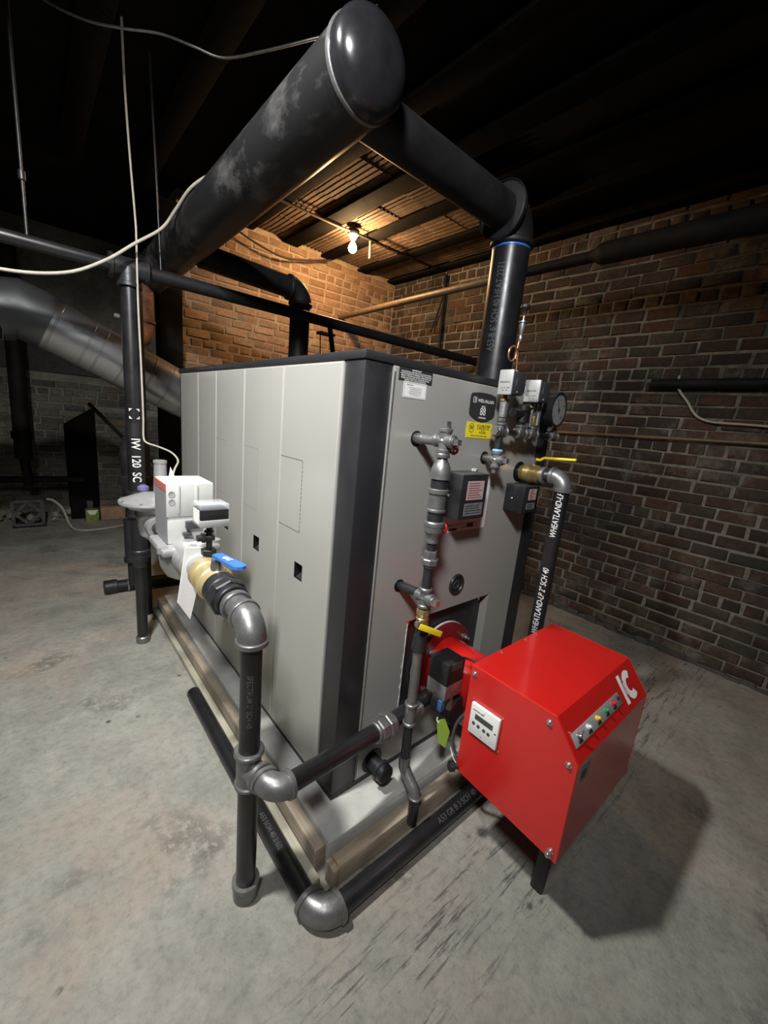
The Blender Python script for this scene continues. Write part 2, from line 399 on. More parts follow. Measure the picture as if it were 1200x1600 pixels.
# ================================================================ THE ROOM
XR, YB, YF, XC, ZC = 2.816, 3.244, 5.35, 0.33, 3.205
b = B(); b.box((-3.3, -3.3, -.12), (3.1, 5.6, 0)); struct('floor', b, 'concrete_floor')
BOILER = ((0, 0, .115), (1.14, 1.94, 1.715)); BURN = ((.3, -.69, .33), (.845, -.32, .66))
def brick_mesh(name, L, H, D, u, n, mat):
    b = B(); z = Z_; u = Vector(u); n = Vector(n); c = .006; J = lambda k: random.uniform(-k, k)
    back = [u*(sx*L/2)+z*(sz*H/2)-n*.012 for sx, sz in ((-1,-1),(1,-1),(1,1),(-1,1))]
    mid = [u*(sx*(L/2)+J(.005))+z*(sz*H/2+J(.003))+n*(D-.006) for sx, sz in ((-1,-1),(1,-1),(1,1),(-1,1))]
    fr = [u*(sx*(L/2-c)+J(.005))+z*(sz*(H/2-c)+J(.004))+n*(D+J(.005)) for sx, sz in ((-1,-1),(1,-1),(1,1),(-1,1))]
    b.v = back+mid+fr
    for i in range(4):
        j = (i+1) % 4; b.f += [(i, j, 4+j, 4+i), (4+i, 4+j, 8+j, 8+i)]
    b.f.append((8, 9, 10, 11))
    return b
def brick_wall(wall, o, u, n, length, height, mat, BL=.205, BH=.064, J=.014, D=.010, budget=280, z0=0., skip=None):
    o = Vector(o); u = Vector(u); n = Vector(n); cells = []
    course = BH+J; k = 0; z = z0
    while z+BH < height:
        head = (k % 6 == 5); L = (BL-J)/2 if head else BL
        s = random.uniform(-.12, 0) + (0 if k % 2 else -BL/2)
        while s < length:
            a, e = max(s, 0), min(s+L, length)
            if e-a > .04: cells.append((o+u*((a+e)/2)+Z_*(z+BH/2+.006*math.sin(1.7*(a+e)+k*.9)+random.uniform(-.003,.003)), e-a, L))
            s += L+J+random.uniform(-.004, .012)
        z += course; k += 1
    scored = []
    for c, l, L in cells:
        if skip and skip(c): continue
        x, y, d = scr(c); vis = d > 0 and -20 < x < 1220 and -20 < y < 1620 and not blocked(c, *BOILER) and not blocked(c, *BURN)
        size = abs((CAM-c).normalized().dot(n))*l/d**2 if d > 0 else 0
        scored.append(((size if vis else 0), c, l, L))
    scored.sort(key=lambda q: -q[0])
    var = {}
    rest = B()
    for i, (sz, c, l, L) in enumerate(scored):
        full = abs(l-L) < 1e-4
        if i < budget and sz > 0:
            key = (round(L, 3) if full else round(l, 2), random.randrange(5))
            if key not in var: var[key] = mesh('brick', brick_mesh('brick', key[0], BH, D, u, n, mat), mat, (0,0,0), 50)
            q = link('brick', var[key]); q.parent = wall; q.location = c
            q.rotation_euler = (u*random.uniform(-.02, .02)+n*random.uniform(-.016, .016))
        else:
            m = brick_mesh('brick', l, BH, D, u, n, mat); k0 = len(rest.v)
            rest.v += [p+c for p in m.v]; rest.f += [tuple(k0+i for i in f) for f in m.f]
    if rest.v:
        q = link('brick_field', mesh('brick_field', rest, mat, (0,0,0), 50)); q.parent = wall; q['kind'] = 'stuff'
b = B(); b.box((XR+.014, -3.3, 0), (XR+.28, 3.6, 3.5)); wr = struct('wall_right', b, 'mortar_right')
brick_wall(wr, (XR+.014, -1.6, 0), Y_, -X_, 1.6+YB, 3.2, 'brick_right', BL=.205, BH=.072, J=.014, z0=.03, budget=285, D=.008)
b = B(); b.box((XC, YB+.014, 0), (XR+.014, 3.6, 3.5)); wb = struct('wall_back', b, 'mortar_back')
brick_wall(wb, (XC, YB+.014, 0), X_, -Y_, XR-XC-.005, 3.2, 'brick_back', BL=.20, BH=.062, J=.014, budget=285, z0=1.2, D=.006)
b = B(); b.box((-3.3, YF+.014, 0), (XC+.3, YF+.3, 3.5)); wf = struct('wall_far', b, 'mortar_left')
brick_wall(wf, (-1.7, YF+.014, 0), X_, -Y_, 2.2, 1.66, 'brick_left', BL=.21, BH=.070, J=.014, budget=170, z0=.02)
b = B(); b.box((-3.3, -3.3, 0), (-3.15, 5.6, 3.5)); struct('wall_left', b, 'soot_wall')
b = B(); b.box((-3.15, -3.3, 0), (XR+.014, -3.15, 3.5)); struct('wall_front', b, 'soot_wall')
# concrete lintel above the sooty brickwork of the far wall
b = B(); b.box((-1.75, YF-.02, 1.70), (XC, YF+.1, 1.98), .012); o = struct('trim_1', b, 'cast_block'); 
# dark base course along the right wall
b = B()
for i in range(60):
    y = -1.6+i*.08; h = random.uniform(.012, .05); dd = random.uniform(.006, .03)
    b.box((XR-dd, y, 0), (XR+.02, y+.09, h), .005)
o = struct('baseboard_right', b, 'cast_block')
# ceiling: near-black slab and steel beams, ribbed clay tiles only towards the back
b = B(); b.box((-3.3, -3.3, ZC+.06), (XR+.28, 5.6, ZC+.2)); ceil = struct('ceiling', b, 'black_ceiling')
beams = [(-1.39,-1.25), (-.93,-.79), (-.47,-.33), (-.02,.12), (.43,.57), (.87,1.0), (1.31,1.475), (1.755,1.885), (2.245,2.365), (2.70,2.83)]
for x0, x1 in beams:
    bb = B(); bb.box((x0, -1.2, 3.165), (x1, YB+.01, 3.19), .004); bb.box(((x0+x1)/2-.02, -1.2, 3.185), ((x0+x1)/2+.02, YB+.01, ZC+.07))
    part('beam', bb, 'soot_steel', ceil)
def tile_mesh(w, l):
    g = 7; poly = [(-w/2, .05), (-w/2, 0)]
    for i in range(g):
        x = -w/2+w*(i+.5)/g; q = w/g*.17
        poly += [(x-q, 0), (x-q*.8, .013), (x+q*.8, .013), (x+q, 0)]
    poly += [(w/2, 0), (w/2, .05)]
    b = B(); b.prism(poly, (0, -l/2, 0), X_, Z_, Y_*l); return b
for (a0, a1), (c0, c1) in zip(beams, beams[1:]):
    if a1 < .4: continue
    x0, x1 = a1-.012, c0+.012; wd = x1-x0; tm = mesh('tile', tile_mesh(wd, .292), 'clay_tile', (0,0,0), 0)
    y = YB-.15-random.uniform(0, .14)
    if True:
        l0 = YB-(y+.146)-.008
        if l0 > .03:
            q = link('tile', mesh('tile', tile_mesh(wd, l0), 'clay_tile', (0,0,0), 0)); q.parent = ceil; q.location = ((x0+x1)/2, YB-l0/2, ZC)
    while y > 1.2:
        q = link('tile', tm); q.parent = ceil; q.location = ((x0+x1)/2, y, ZC+random.uniform(-.008, .006)); q.rotation_euler = (random.uniform(-.012,.012), random.uniform(-.015,.015), 0)
        y -= .303
# brick pier in front of the far wall
b = B(); b.box((-.15, 5.0, 0), (.60, 5.34, 1.36)); pier = struct('wall_pier', b, 'mortar_left')
brick_wall(pier, (-.15, 5.0, 0), X_, -Y_, .75, 1.36, 'brick_left', BL=.20, BH=.062, J=.014, budget=60, z0=.01)
b = B(); b.prism([(-.44,0), (-.155,0), (-.155,1.33), (-.44,1.12)], (0, 5.02, 0), X_, Z_, Y_*.25)  # cast shadow of the pier, added as a dark slant-topped solid
solo('pier_shadow_shape', b, 'soot_steel', 'dark upright shape standing in for the shadow of the brick pier by the far wall', 'shadow shape')

# ================================================================ PAD AND TIMBERS
b = B(); b.box((-.088, -.13, 0), (1.26, 2.10, .113), .006); solo('concrete_pad', b, 'pad_concrete', 'pale concrete pad carrying the boiler, framed by timber boards', 'concrete pad')
b = B(); b.box((-.132, -.115, .0), (-.092, 2.11, .098), .003); solo('timber_board', b, 'timber_y', 'upright timber form board along the left side of the concrete pad', 'timber')
b = B(); b.box((-.165, -.155, 0), (-.135, 2.10, .035), .003); solo('timber_board', b, 'timber_pale', 'low pale board flat on the floor between pad and long black pipe', 'timber')
b = B(); b.box((-.088, -.195, 0), (1.27, -.150, .085), .003); solo('timber_board', b, 'timber_x', 'timber board lying along the front of the concrete pad', 'timber')
b = B(); b.box((-.112, -.198, 0), (-.090, -.150, .083), .003); solo('timber_block', b, 'timber_x', 'short timber end block at the near corner of the pad', 'timber')

# ================================================================ BOILER
bo = thing('boiler', 'large grey and black cast-iron sectional boiler standing on the concrete pad', 'boiler', (.57, .97, .115))
b = B(); b.box((.03, .045, .118), (1.11, 1.915, 1.70)); part('body', b, 'jacket_black', bo)
b = B(); b.box((-.006, -.006, 1.690), (1.146, 1.946, 1.716), .004); part('top_cover', b, 'jacket_black', bo)
b = B(); b.box((.0, .0, .114), (1.14, 1.94, .138), .002); part('base_plinth', b, 'jacket_black', bo)
for x0, x1, y0, y1 in ((0,.108,0,.100), (1.034,1.14,0,.10), (0,.06,1.905,1.94), (1.08,1.14,1.88,1.94)):
    b = B(); b.box((x0, y0, .136), (x1, y1, 1.692), .003); part('corner_post', b, 'jacket_black', bo)
seams = [.104, .495, .873, 1.245, 1.545, 1.902]
for i in range(5):
    y0, y1 = seams[i]+.0015, seams[i+1]-.0015; z0, z1 = .140, 1.688; hy = (seams[i]+.21) if i < 4 else 1.72; hz = .92; hh = .033; hw = .031
    b = B(); x0, x1 = -.007, .03
    # folded sheet door: frame of four pieces round the finger pull
    sheet(b, 0, x0, x1, y0, y1, z0, z1, (hy-hw, hy+hw, hz-hh, hz+hh), .007)
    p = part('side_panel', b, 'jacket_grey', bo, smooth=12)
    b = B(); b.box((.022, hy-hw, hz-hh), (.030, hy+hw, hz+hh)); b.box((-.0065, hy-hw-.001, hz-hh), (.023, hy-hw+.003, hz+hh)); b.box((-.0065, hy+hw-.003, hz-hh), (.023, hy+hw+.001, hz+hh)); b.box((-.0065, hy-hw, hz+hh-.003), (.023, hy+hw, hz+hh+.001)); b.box((-.0065, hy-hw, hz-hh-.001), (.023, hy+hw, hz-hh+.003))
    
    fpull = part('finger_pull', b, 'pocket_black', p)
    b = B(); b.prism([(-.004, hz-hh+.001), (.022, hz-hh+.001), (.022, hz-.016)], (0, hy-hw+.006, 0), X_, Z_, Y_*(2*hw-.012))
    q = part('pull_lip', b, 'jacket_black', p)
    b = B(); ky0, ky1 = seams[i]+.215, seams[i+1]-.003; kz0, kz1 = 1.075, 1.348
    def dash(a, c, horiz):
        n = 12 if horiz else 17
        for j in range(n):
            t0 = a+(c-a)*(j+.12)/n; t1 = a+(c-a)*(j+.80)/n
            yield t0, t1
    for t0, t1 in dash(ky0, ky1, True):
        for zz in (kz0, kz1): b.box((-.0076, t0, zz-.0011), (-.0069, t1, zz+.0011))
    for t0, t1 in dash(kz0, kz1, False): b.box((-.0076, ky0-.0011, t0), (-.0069, ky0+.0011, t1))
    part('knockout_perforation', b, 'pocket_black' if i == 0 else 'ink_grey', p)
# right side and back sheets
b = B(); b.box((1.11, .105, .14), (1.146, 1.88, 1.688), .003); part('side_panel', b, 'jacket_grey', bo)
b = B(); b.box((.06, 1.91, .14), (1.08, 1.946, 1.688), .003); part('back_panel', b, 'jacket_grey', bo)
# front sheet with the burner opening
ox0, ox1, oz0, oz1 = .297, .832, .335, .772
b = B(); fx0, fx1, fz0, fz1, fy = .110, 1.032, .142, 1.689, -.005
sheet(b, 1, fy, .045, fx0, fx1, fz0, fz1, (ox0, ox1, oz0, oz1), .006)
fp = part('front_panel', b, 'jacket_grey', bo, smooth=12)
b = B(); b.box((ox0-.01, .036, oz0-.01), (ox1+.01, .046, oz1+.01)); part('burner_mounting_plate', b, 'jacket_black', bo)
for x, z in ((.800,.742), (.335,.742), (.335,.40)):
    b = B(); b.hexn((x, .031, z), -Y_, .012, .010); part('bolt', b, 'zinc_bolt', bo)
b = B(); rag = [(ox0+.004, .345)]
for j in range(40):
    rag.append((ox0+.004-abs(random.gauss(0, .0035)), .35+j*.0103))
rag.append((ox0+.004, .765)); b.prism(rag, (0, -.0075, 0), X_, Z_, Y_*.004)
part('insulation_edge', b, 'paper', bo, 'ragged white insulation fibre along the opening edge')
b = B(); b.box((.112, -.0075, .16), (.1155, .0, 1.67)); part('edge_trim', b, 'steel_band', bo)
# sight port
b = B(); b.lathe((.57, -.006, .874), -Y_, [(-.02,0), (-.02,.046), (.004,.046), (.008,.043), (.008,.036), (.0015,.033), (.0015,0)], 36); sp = part('sight_port', b, 'jacket_black', bo)
b = B(); b.lathe((.564, -.0075, .874), -Y_, [(0,.020), (.006,.020), (.006,.014), (0,.014)], 24); part('sight_ring', b, 'control_grey', sp)
# lifting tab
b = B(); b.box((.566, -.010, 1.338), (.598, -.005, 1.368), .006); tb_ = part('mounting_tab', b, 'white_plastic', bo)
b = B(); b.hexn((.582, -.014, 1.358), -Y_, .010, .008); part('screw', b, 'zinc_bolt', tb_)
# pipe holes
for x, z, r in ((.237,1.470,.026), (.637,1.411,.026), (.915,1.352,.046), (.232,.936,.024), (.188,.195,.050)):
    b = B(); b.lathe((x, -.0052, z), -Y_, [(-.01,0), (-.01,r), (.0016,r), (.0016,0)], 28); part('pipe_hole', b, 'pocket_black', bo)
# capped drain nipple
b = B(); b.cyl((.188, .0, .195), (.188, -.055, .195), .030); dn = part('drain_nipple', b, 'dark_fitting', bo)
b = B(); b.band((.188, -.062, .195), Y_, .018, .040); b.band((.188, -.082, .195), Y_, .026, .036, .004); part('drain_cap', b, 'dark_fitting', dn)
# labels
def label_plate(parent, name, x0, x1, z0, z1, y, mat, text_mat, lines, bold=0.0006, t=.0012):
    b = B(); b.box((x0, y-t, z0), (x1, y, z1)); p = part(name, b, mat, parent)
    if lines:
        b = B()
        for s, size, dx, dz, sx in lines: flat_text(b, s, size, ((x0+x1)/2+dx, y-t-.0006, (z0+z1)/2+dz), X_, Z_, bold, sx)
        part('lettering', b, text_mat, p, smooth=0)
    return p
label_plate(bo, 'warning_label', .130, .281, 1.648, 1.688, -.0052, 'ink', 'white_paint',
    [('IMPORTANT', .0075, 0, .0150, 1.0), ('THE INTERNAL SURFACES OF THE BOILER SYSTEM', .0062, 0, .0080, .98), ('MUST BE CLEANED OF SEDIMENT AND CORROSION', .0062, 0, .0018, .96), ('REFER TO THE MANUAL BEFORE OPERATING THIS', .0062, 0, -.0044, .96), ('BOILER AND FOLLOW ALL THE INSTRUCTIONS', .0062, -.003, -.0106, .96), ('SUPPLIED WITH THE UNIT BEFORE USE', .0058, -.003, -.0165, .96)], .0001)
pl = label_plate(bo, 'notice_label', .154, .258, 1.598, 1.648, -.0056, 'paper', 'ink',
    [('WARNING', .0060, -.026, .0150, 1.0)] + [(s, .0048, 0, .0075-.0054*i, .92) for i, s in enumerate(('If the information in this manual', 'is not followed exactly a fire', 'or explosion may result causing', 'property damage, injury or loss', 'of life. Read it before use.'))], .0)
b = B()
for (x0,z0,x1,z1) in ((.157,1.601,.255,1.6018),(.157,1.6445,.255,1.6453),(.157,1.601,.1578,1.6453),(.2545,1.601,.2553,1.6453)): b.box((x0,-.0074,z0),(x1,-.0068,z1))
part('label_border', b, 'ink_grey', pl)
# shield badge
poly = [(.497,1.640),(.503,1.651),(.54,1.6565),(.578,1.658),(.616,1.6565),(.650,1.651),(.656,1.640),(.656,1.580),(.648,1.570),(.615,1.556),(.578,1.550),(.541,1.556),(.505,1.570),(.498,1.580)]
b = B(); b.prism(poly, (0, -.0052, 0), X_, Z_, -Y_*.004); bd = part('name_badge', b, 'ink', bo, 'black shield badge with white lettering')
b = B(); yb = -.0098
flat_text(b, 'WEIL-McLAIN', .0172, (.590, yb, 1.627), X_, Z_, .0003, .98); flat_text(b, 'SERIES', .0085, (.578, yb, 1.6065), X_, Z_, .0002)
flat_text(b, '88', .040, (.578, yb, 1.587), X_, Z_, .0004, .92); flat_text(b, 'COMMERCIAL', .0075, (.578, yb, 1.5645), X_, Z_, .0003)
for (x0,z0,x1,z1) in ((.510,1.6175,.5118,1.6385),(.510,1.6175,.531,1.6193),(.510,1.6367,.531,1.6385),(.5292,1.6175,.531,1.6385),(.5175,1.6225,.527,1.6245),(.5175,1.6275,.527,1.6295),(.5175,1.6325,.527,1.6345),(.5245,1.6225,.527,1.6345)): b.box((x0,yb-.0002,z0),(x1,yb,z1))
part('badge_lettering', b, 'white_paint', bd, smooth=0)
yl = label_plate(bo, 'contractor_label', .496, .658, 1.487, 1.546, -.0054, 'yellow_label', 'ink',
    [('WILLIAMS STEAM', .0125, .022, .0175, .90), ('& HEATING CO', .0120, .022, .0075, .92), ('EST. 1948', .0055, .022, -.001, 1.), ('773-235-8807', .0085, .020, -.0085, 1.0), ('STEAM - HOT WATER - SERVICE - REPAIRS', .0058, 0, -.0215, .95)], .0002)
b = B(); a = [(.5255+.0155*math.cos(2*PI*i/24), 1.524+.0175*math.sin(2*PI*i/24)) for i in range(24)]
for i in range(24):
    p0, p1 = a[i], a[(i+1)%24]; q = lambda p, k: (.5255+(p[0]-.5255)*k, -.0072, 1.524+(p[1]-1.524)*k)
    b.quad(q(p0,1), q(p1,1), q(p1,.88), q(p0,.88))
flat_text(b, 'W', .024, (.5255, -.0072, 1.524), X_, Z_, .0006, .9); part('emblem', b, 'ink', yl, smooth=0)
# data plate behind the control box
p = label_plate(bo, 'data_plate', .425, .705, 1.112, 1.335, -.0052, 'paper', 'ink_grey', [('MAXIMUM ALLOWABLE WORKING PRESSURE', .0105, -.02, -.083, .95), ('STEAM 15 PSI     WATER 80 PSI     MODEL 88', .0095, 0, -.098, .95)], .0001)
b = B(); b.box((.47, -.0072, 1.118), (.52, -.0066, 1.126)); b.box((.585, -.0072, 1.124), (.625, -.0066, 1.140)); part('print_block', b, 'ink', p)
# ================================================================ CONTROL BOXES ON THE FRONT
def control_box(label, x0, x1, z0, z1, y0, lab):
    t = thing('control_box', label, 'control box', ((x0+x1)/2, y0/2, z0))
    b = B(); b.box((x0, y0, z0), (x1, -.007, z1), .004); part('enclosure', b, 'jacket_black', t)
    b = B(); b.box((x0, y0-.001, z1-.002), (x1, -.007, z1+.003), .001); part('top_edge', b, 'control_grey', t)
    for nm, mt, a, c, d, e in lab:
        b = B(); b.box((a, y0-.0012, d), (c, y0, e)); p = part(nm, b, mt, t)
        b = B(); n = 7 if mt == 'pink_paper' else 4
        for i in range(n):
            z = e-(e-d)*(i+1)/(n+1); b.box((a+.006, y0-.0018, z-.0011), (c-random.uniform(.006,.03), y0-.0011, z+.0011))
        part('print_lines', b, 'flange_red' if mt == 'pink_paper' else 'ink', p)
    b = B(); b.lathe((x0, y0*.45, (z0+z1)/2), -X_, [(0,0),(0,.005),(.004,.005),(.006,.002),(.006,0)], 12); part('screw', b, 'zinc_bolt', t)
control_box('black control box with pink label over the white data plate', .398, .552, 1.190, 1.357, -.100, (('pink_label','pink_paper',.430,.528,1.265,1.335), ('grey_label','grey_paper',.425,.535,1.205,1.252)))
control_box('black control box with pink label below the brass valve, right edge of front', .826, .940, 1.185, 1.300, -.100, (('pink_label','pink_paper',.866,.925,1.242,1.290), ('grey_label','grey_paper',.858,.925,1.200,1.228)))

# ================================================================ WATER COLUMN
wx, wy = .228, -.140
wc = thing('water_column_piping', 'grey threaded water column of fittings on the boiler front left', 'pipework', (wx, wy, .05))
b = B(); b.cyl((.237, .0, 1.472), (.231, -.11, 1.472), .016); b.band((.236,-.02,1.472), Y_, .05, .0185); part('upper_nipple', b, 'iron_fitting', wc)
b = B(); b.cyl((.232, .0, .938), (.230, -.10, .948), .0165); part('lower_nipple', b, 'dark_fitting', wc)
def cross(b, c, r, L, arms):
    for d in arms:
        d = Vector(d); b.cyl(Vector(c), Vector(c)+d*L, r); b.band(Vector(c)+d*(L-.006), d, .014, r+.0035)
    b.lathe(Vector(c)-Z_*r*1.1, Z_, [(0,0),(.3*r,r*.8),(1.1*r,r*1.15),(1.9*r,r*.8),(2.2*r,0)], 20)
b = B(); cross(b, (wx, wy, 1.475), .0185, .038, (Z_, -Z_, Y_, -Y_)); part('cross_fitting', b, 'iron_fitting', wc)
def plug(b, c, d, s=.010, l=.014):
    d = Vector(d); c = Vector(c); a, u, v = basis(d); b.lathe(c, d, [(-.004,0),(-.004,s*1.7),(.003,s*1.7),(.003,0)], 20); b.obox(c+d*l*.7, u, v, d, (s, s, l*.7))
b = B(); plug(b, (wx, wy, 1.516), Z_); part('square_plug', b, 'iron_fitting', wc)
b = B(); plug(b, (wx, wy-.041, 1.475), -Y_, .009); part('square_plug', b, 'iron_fitting', wc)
b = B(); b.lathe((wx, wy, 1.437), -Z_, [(0,0),(0,.020),(.004,.0225),(.014,.0225),(.016,.016),(.02,.0165),(.036,.026),(.052,.031),(.066,.0325),(.082,.0325),(.082,0)], 28); part('bell_reducer', b, 'iron_fitting', wc)
b = B(); b.cyl((wx, wy, 1.356), (wx, wy, 1.322), .0275); part('black_nipple', b, 'dark_fitting', wc)
b = B(); b.band((wx, wy, 1.315), Z_, .018, .0335); b.cyl((wx,wy,1.31), (wx,wy,1.255), .028); b.band((wx, wy, 1.252), Z_, .012, .0315); part('coupling_body', b, 'iron_fitting', wc)
b = B(); b.cyl((wx, wy, 1.25), (wx, wy, 1.212), .0262); part('black_nipple', b, 'dark_fitting', wc)
b = B(); b.lathe((wx, wy, 1.216), -Z_, [(0,0),(0,.0315),(.004,.0345),(.016,.0345),(.018,.0325),(.036,.0315),(.050,.022),(.058,.0185),(.066,.0185),(.066,.021),(.074,.021),(.074,0)], 28); part('lower_reducer', b, 'iron_fitting', wc)
b = B(); b.cyl((wx, wy, 1.15), (wx, wy, 1.09), .0155); b.cyl((wx, wy, 1.065), (wx, wy, .97), .0165); part('pipe', b, 'dark_fitting', wc)
b = B(); b.hexn((wx, wy, 1.100), Z_, .030, .0235); b.hexn((wx, wy, 1.077), Z_, .022, .0300, 8); b.band((wx, wy, 1.060), Z_, .012, .0200); part('union_nut', b, 'iron_fitting', wc)
b = B(); cross(b, (wx, wy, .945), .0185, .036, (Z_, -Z_, Y_, -Y_)); part('cross_fitting', b, 'iron_fitting', wc)
b = B(); plug(b, (wx, wy-.040, .945), -Y_, .010); part('square_plug', b, 'zinc_bolt', wc)
b = B(); b.hexn((wx, wy, .892), Z_, .024, .0235, 8); b.cyl((wx,wy,.882), (wx,wy,.842), .0200); b.band((wx,wy,.868), Z_, .012, .0225); b.hexn((wx, wy, .843), Z_, .020, .0235, 8); bv = part('brass_ball_valve', b, 'brass', wc)
b = B(); b.cyl((wx-.018, wy-.008, .862), (wx-.042, wy-.014, .862), .006); b.hexn((wx-.040, wy-.014, .862), -X_, .008, .010); part('valve_stem', b, 'zinc_bolt', bv)
b = B(); b.obox((wx-.010, wy-.052, .848), Vector((.90,-.32,-.42)), Vector((-.30,.12,-.94)), Vector((.36,.94,0)), (.048, .0105, .0018), .0015); hd = part('yellow_handle', b, 'yellow_vinyl', bv)
b = B(); b.lathe((wx, wy, .828), -Z_, [(0,0),(0,.0185),(.02,.0185),(.03,.0225),(.058,.0245),(.070,.0265),(.078,.0265),(.078,0)], 24); part('reducing_coupling', b, 'dark_fitting', wc)
b = B(); b.cyl((wx, wy, .755), (wx, wy, .52), .0175); part('pipe', b, 'iron_fitting', wc, 'bare bright steel pipe')
b = B(); b.cyl((wx, wy, .53), (wx, wy, .445), .0205); b.band((wx, wy, .527), Z_, .014, .0250); b.band((wx, wy, .448), Z_, .014, .0250); b.cyl((wx,wy,.488),(wx+.045,wy,.488),.0205); b.band((wx+.045,wy,.488), X_, .014, .025); part('tee', b, 'iron_fitting', wc)
b = B(); b.cyl((wx, wy, .45), (wx, wy, .285), .0170); part('pipe', b, 'black_pipe', wc)
b = B(); b.band((wx, wy, .292), Z_, .014, .0215); b.tube([(wx, wy, .30), (wx, wy, .275), (wx, wy-.003, .255), (wx, wy-.020, .235), (wx, wy-.048, .214), (wx, wy-.066, .198), (wx, wy-.072, .178)], .0215, 20); b.band((wx, wy-.072, .180), Z_, .010, .0255); part('offset_elbow', b, 'iron_fitting', wc)
b = B(); b.cyl((wx, wy-.072, .185), (wx, wy-.072, .068), .0185); part('pipe', b, 'black_pipe', wc)
# gauge-glass valve wheels behind the column
for z, xx in ((1.452, .275), (1.188, .272)):
    b = B(); b.cyl((wx+.02, wy+.004, z+.012), (xx, wy-.002, z), .007); v_ = part('gauge_cock', b, 'brass', wc)
    b = B(); pts = [(xx, wy-.002+.016*math.cos(2*PI*i/16), z+.016*math.sin(2*PI*i/16)) for i in range(17)]; b.tube(pts, .0042, 8); b.obox((xx, wy-.002, z), Y_, Z_, X_, (.014,.003,.002)); b.obox((xx, wy-.002, z), Z_, Y_, X_, (.014,.003,.002)); part('red_wheel', b, 'red_vinyl', v_)

# ================================================================ LIMIT CONTROLS MANIFOLD
my = -.062
mf = thing('control_manifold', 'grey pipe manifold on the upper right of the boiler front', 'pipework', (.64, my, 1.39))
b = B(); b.cyl((.637, 0, 1.411), (.637, my, 1.411), .0155); part('nipple', b, 'iron_fitting', mf)
b = B(); cross(b, (.637, my, 1.411), .0165, .032, (Z_, -Z_, -Y_, Y_)); part('cross_fitting', b, 'iron_fitting', mf)
b = B(); plug(b, (.637, my-.034, 1.411), -Y_, .009); plug(b, (.637, my, 1.377), -Z_, .008); part('square_plug', b, 'iron_fitting', mf)
b = B(); b.cyl((.637, my, 1.44), (.635, my, 1.50), .0140); part('riser', b, 'dark_fitting', mf)
b = B(); b.band((.637, my, 1.446), Z_, .012, .0205, .004); part('blue_seal_ring', b, 'blue_seal', mf, 'blue thread sealant')
b = B(); b.cyl((.600, my, 1.520), (1.06, my, 1.520), .0125); part('manifold_pipe', b, 'black_pipe', mf)
tees = []
for x in (.635, .775, .865, 1.045):
    b = B(); b.cyl((x-.030, my, 1.520), (x+.030, my, 1.520), .0175); b.band((x-.028, my, 1.520), X_, .011, .0215); b.band((x+.028, my, 1.520), X_, .011, .0215); b.cyl((x, my, 1.52), (x, my, 1.552), .0165); b.band((x, my, 1.549), Z_, .011, .0205); part('tee', b, 'iron_fitting', mf)
b = B(); plug(b, (1.078, my, 1.520), X_, .007); b.hexn((.598, my-.004, 1.520), -X_, .018, .018); part('end_plug', b, 'iron_fitting', mf)
for x, mt in ((.635,'iron_fitting'), (.775,'iron_fitting'), (.865,'brass'), (1.045,'iron_fitting')):
    b = B(); b.cyl((x, my, 1.55), (x, my, 1.60), .0085); b.hexn((x, my, 1.565), Z_, .014, .015); part('nipple', b, mt, mf)
b = B(); b.cyl((.635, my, 1.575), (.635, my, 1.640), .0175); b.hexn((.635, my, 1.636), Z_, .014, .019); part('sensing_body', b, 'steel_band', mf)
b = B(); b.band((.775, my, 1.585), Z_, .05, .021, .006); b.band((.775, my, 1.622), Z_, .03, .025, .006); b.cyl((.70, my, 1.60), (.775, my, 1.60), .018); part('black_snubber', b, 'rubber_black', mf)
b = B(); b.cyl((.865, my, 1.58), (.865, my, 1.655), .008); b.hexn((.865, my, 1.61), Z_, .02, .012); b.cyl((.835, my-.004, 1.55), (.835, my-.004, 1.66), .005); b.cyl((.895, my, 1.56), (.895, my, 1.66), .011); part('gauge_glass_tubes', b, 'steel_band', mf)
def limit(label, x0, x1, z0, z1, y0, y1):
    t = thing('pressure_limit_control', label, 'pressure control', ((x0+x1)/2, (y0+y1)/2, z0), 'pressure limit controls on the manifold')
    b = B(); b.box((x0+.006, y0+.002, z0+.004), (x1, y1-.002, z1-.002), .006); part('case', b, 'control_grey', t)
    b = B(); b.box((x0, y0, z0), (x0+.009, y1, z1), .004); fcv = part('front_cover', b, 'control_face', t)
    b = B(); ym = (y0+y1)/2; zm = (z0+z1)/2
    flat_text(b, 'PRESSURETROL', .0075, (x0-.0006, ym, zm), -Y_, Z_, .0001, .85)
    for i, s in enumerate(('CUT-IN  DIFF', 'PSI    kPa')): flat_text(b, s, .0065, (x0-.0006, ym-.003, zm-.020-.009*i), -Y_, Z_)
    part('lettering', b, 'ink', fcv, smooth=0)
    b = B(); b.box((x0+.030, y0+.0005, z0+.035), (x0+.034, y0+.003, z1-.03)); part('scale_slot', b, 'zinc_bolt', t)
    b = B(); b.lathe((x0+.045, y0+.002, z0+.014), -Y_, [(0,0),(0,.005),(.003,.004),(.003,0)], 10); part('screw', b, 'zinc_bolt', t)
    b = B(); b.cyl(((x0+x1)/2-.01, my, z0+.006), ((x0+x1)/2-.01, my, z0-.02), .014); part('diaphragm_neck', b, 'brass', t)
    return t
limit('left-hand pressure limit control with pale cover above the manifold', .592, .680, 1.655, 1.745, -.110, -.050)
limit('right-hand pressure limit control with pale cover beside the dial gauge', .792, .880, 1.648, 1.735, -.108, -.040)
g = thing('pressure_gauge', 'round black-rimmed dial gauge at the right end of the manifold', 'gauge', (1.02, -.08, 1.55))
gn = Vector((.05, -1, 0)).normalized(); gc = Vector((1.005, -.085, 1.637))
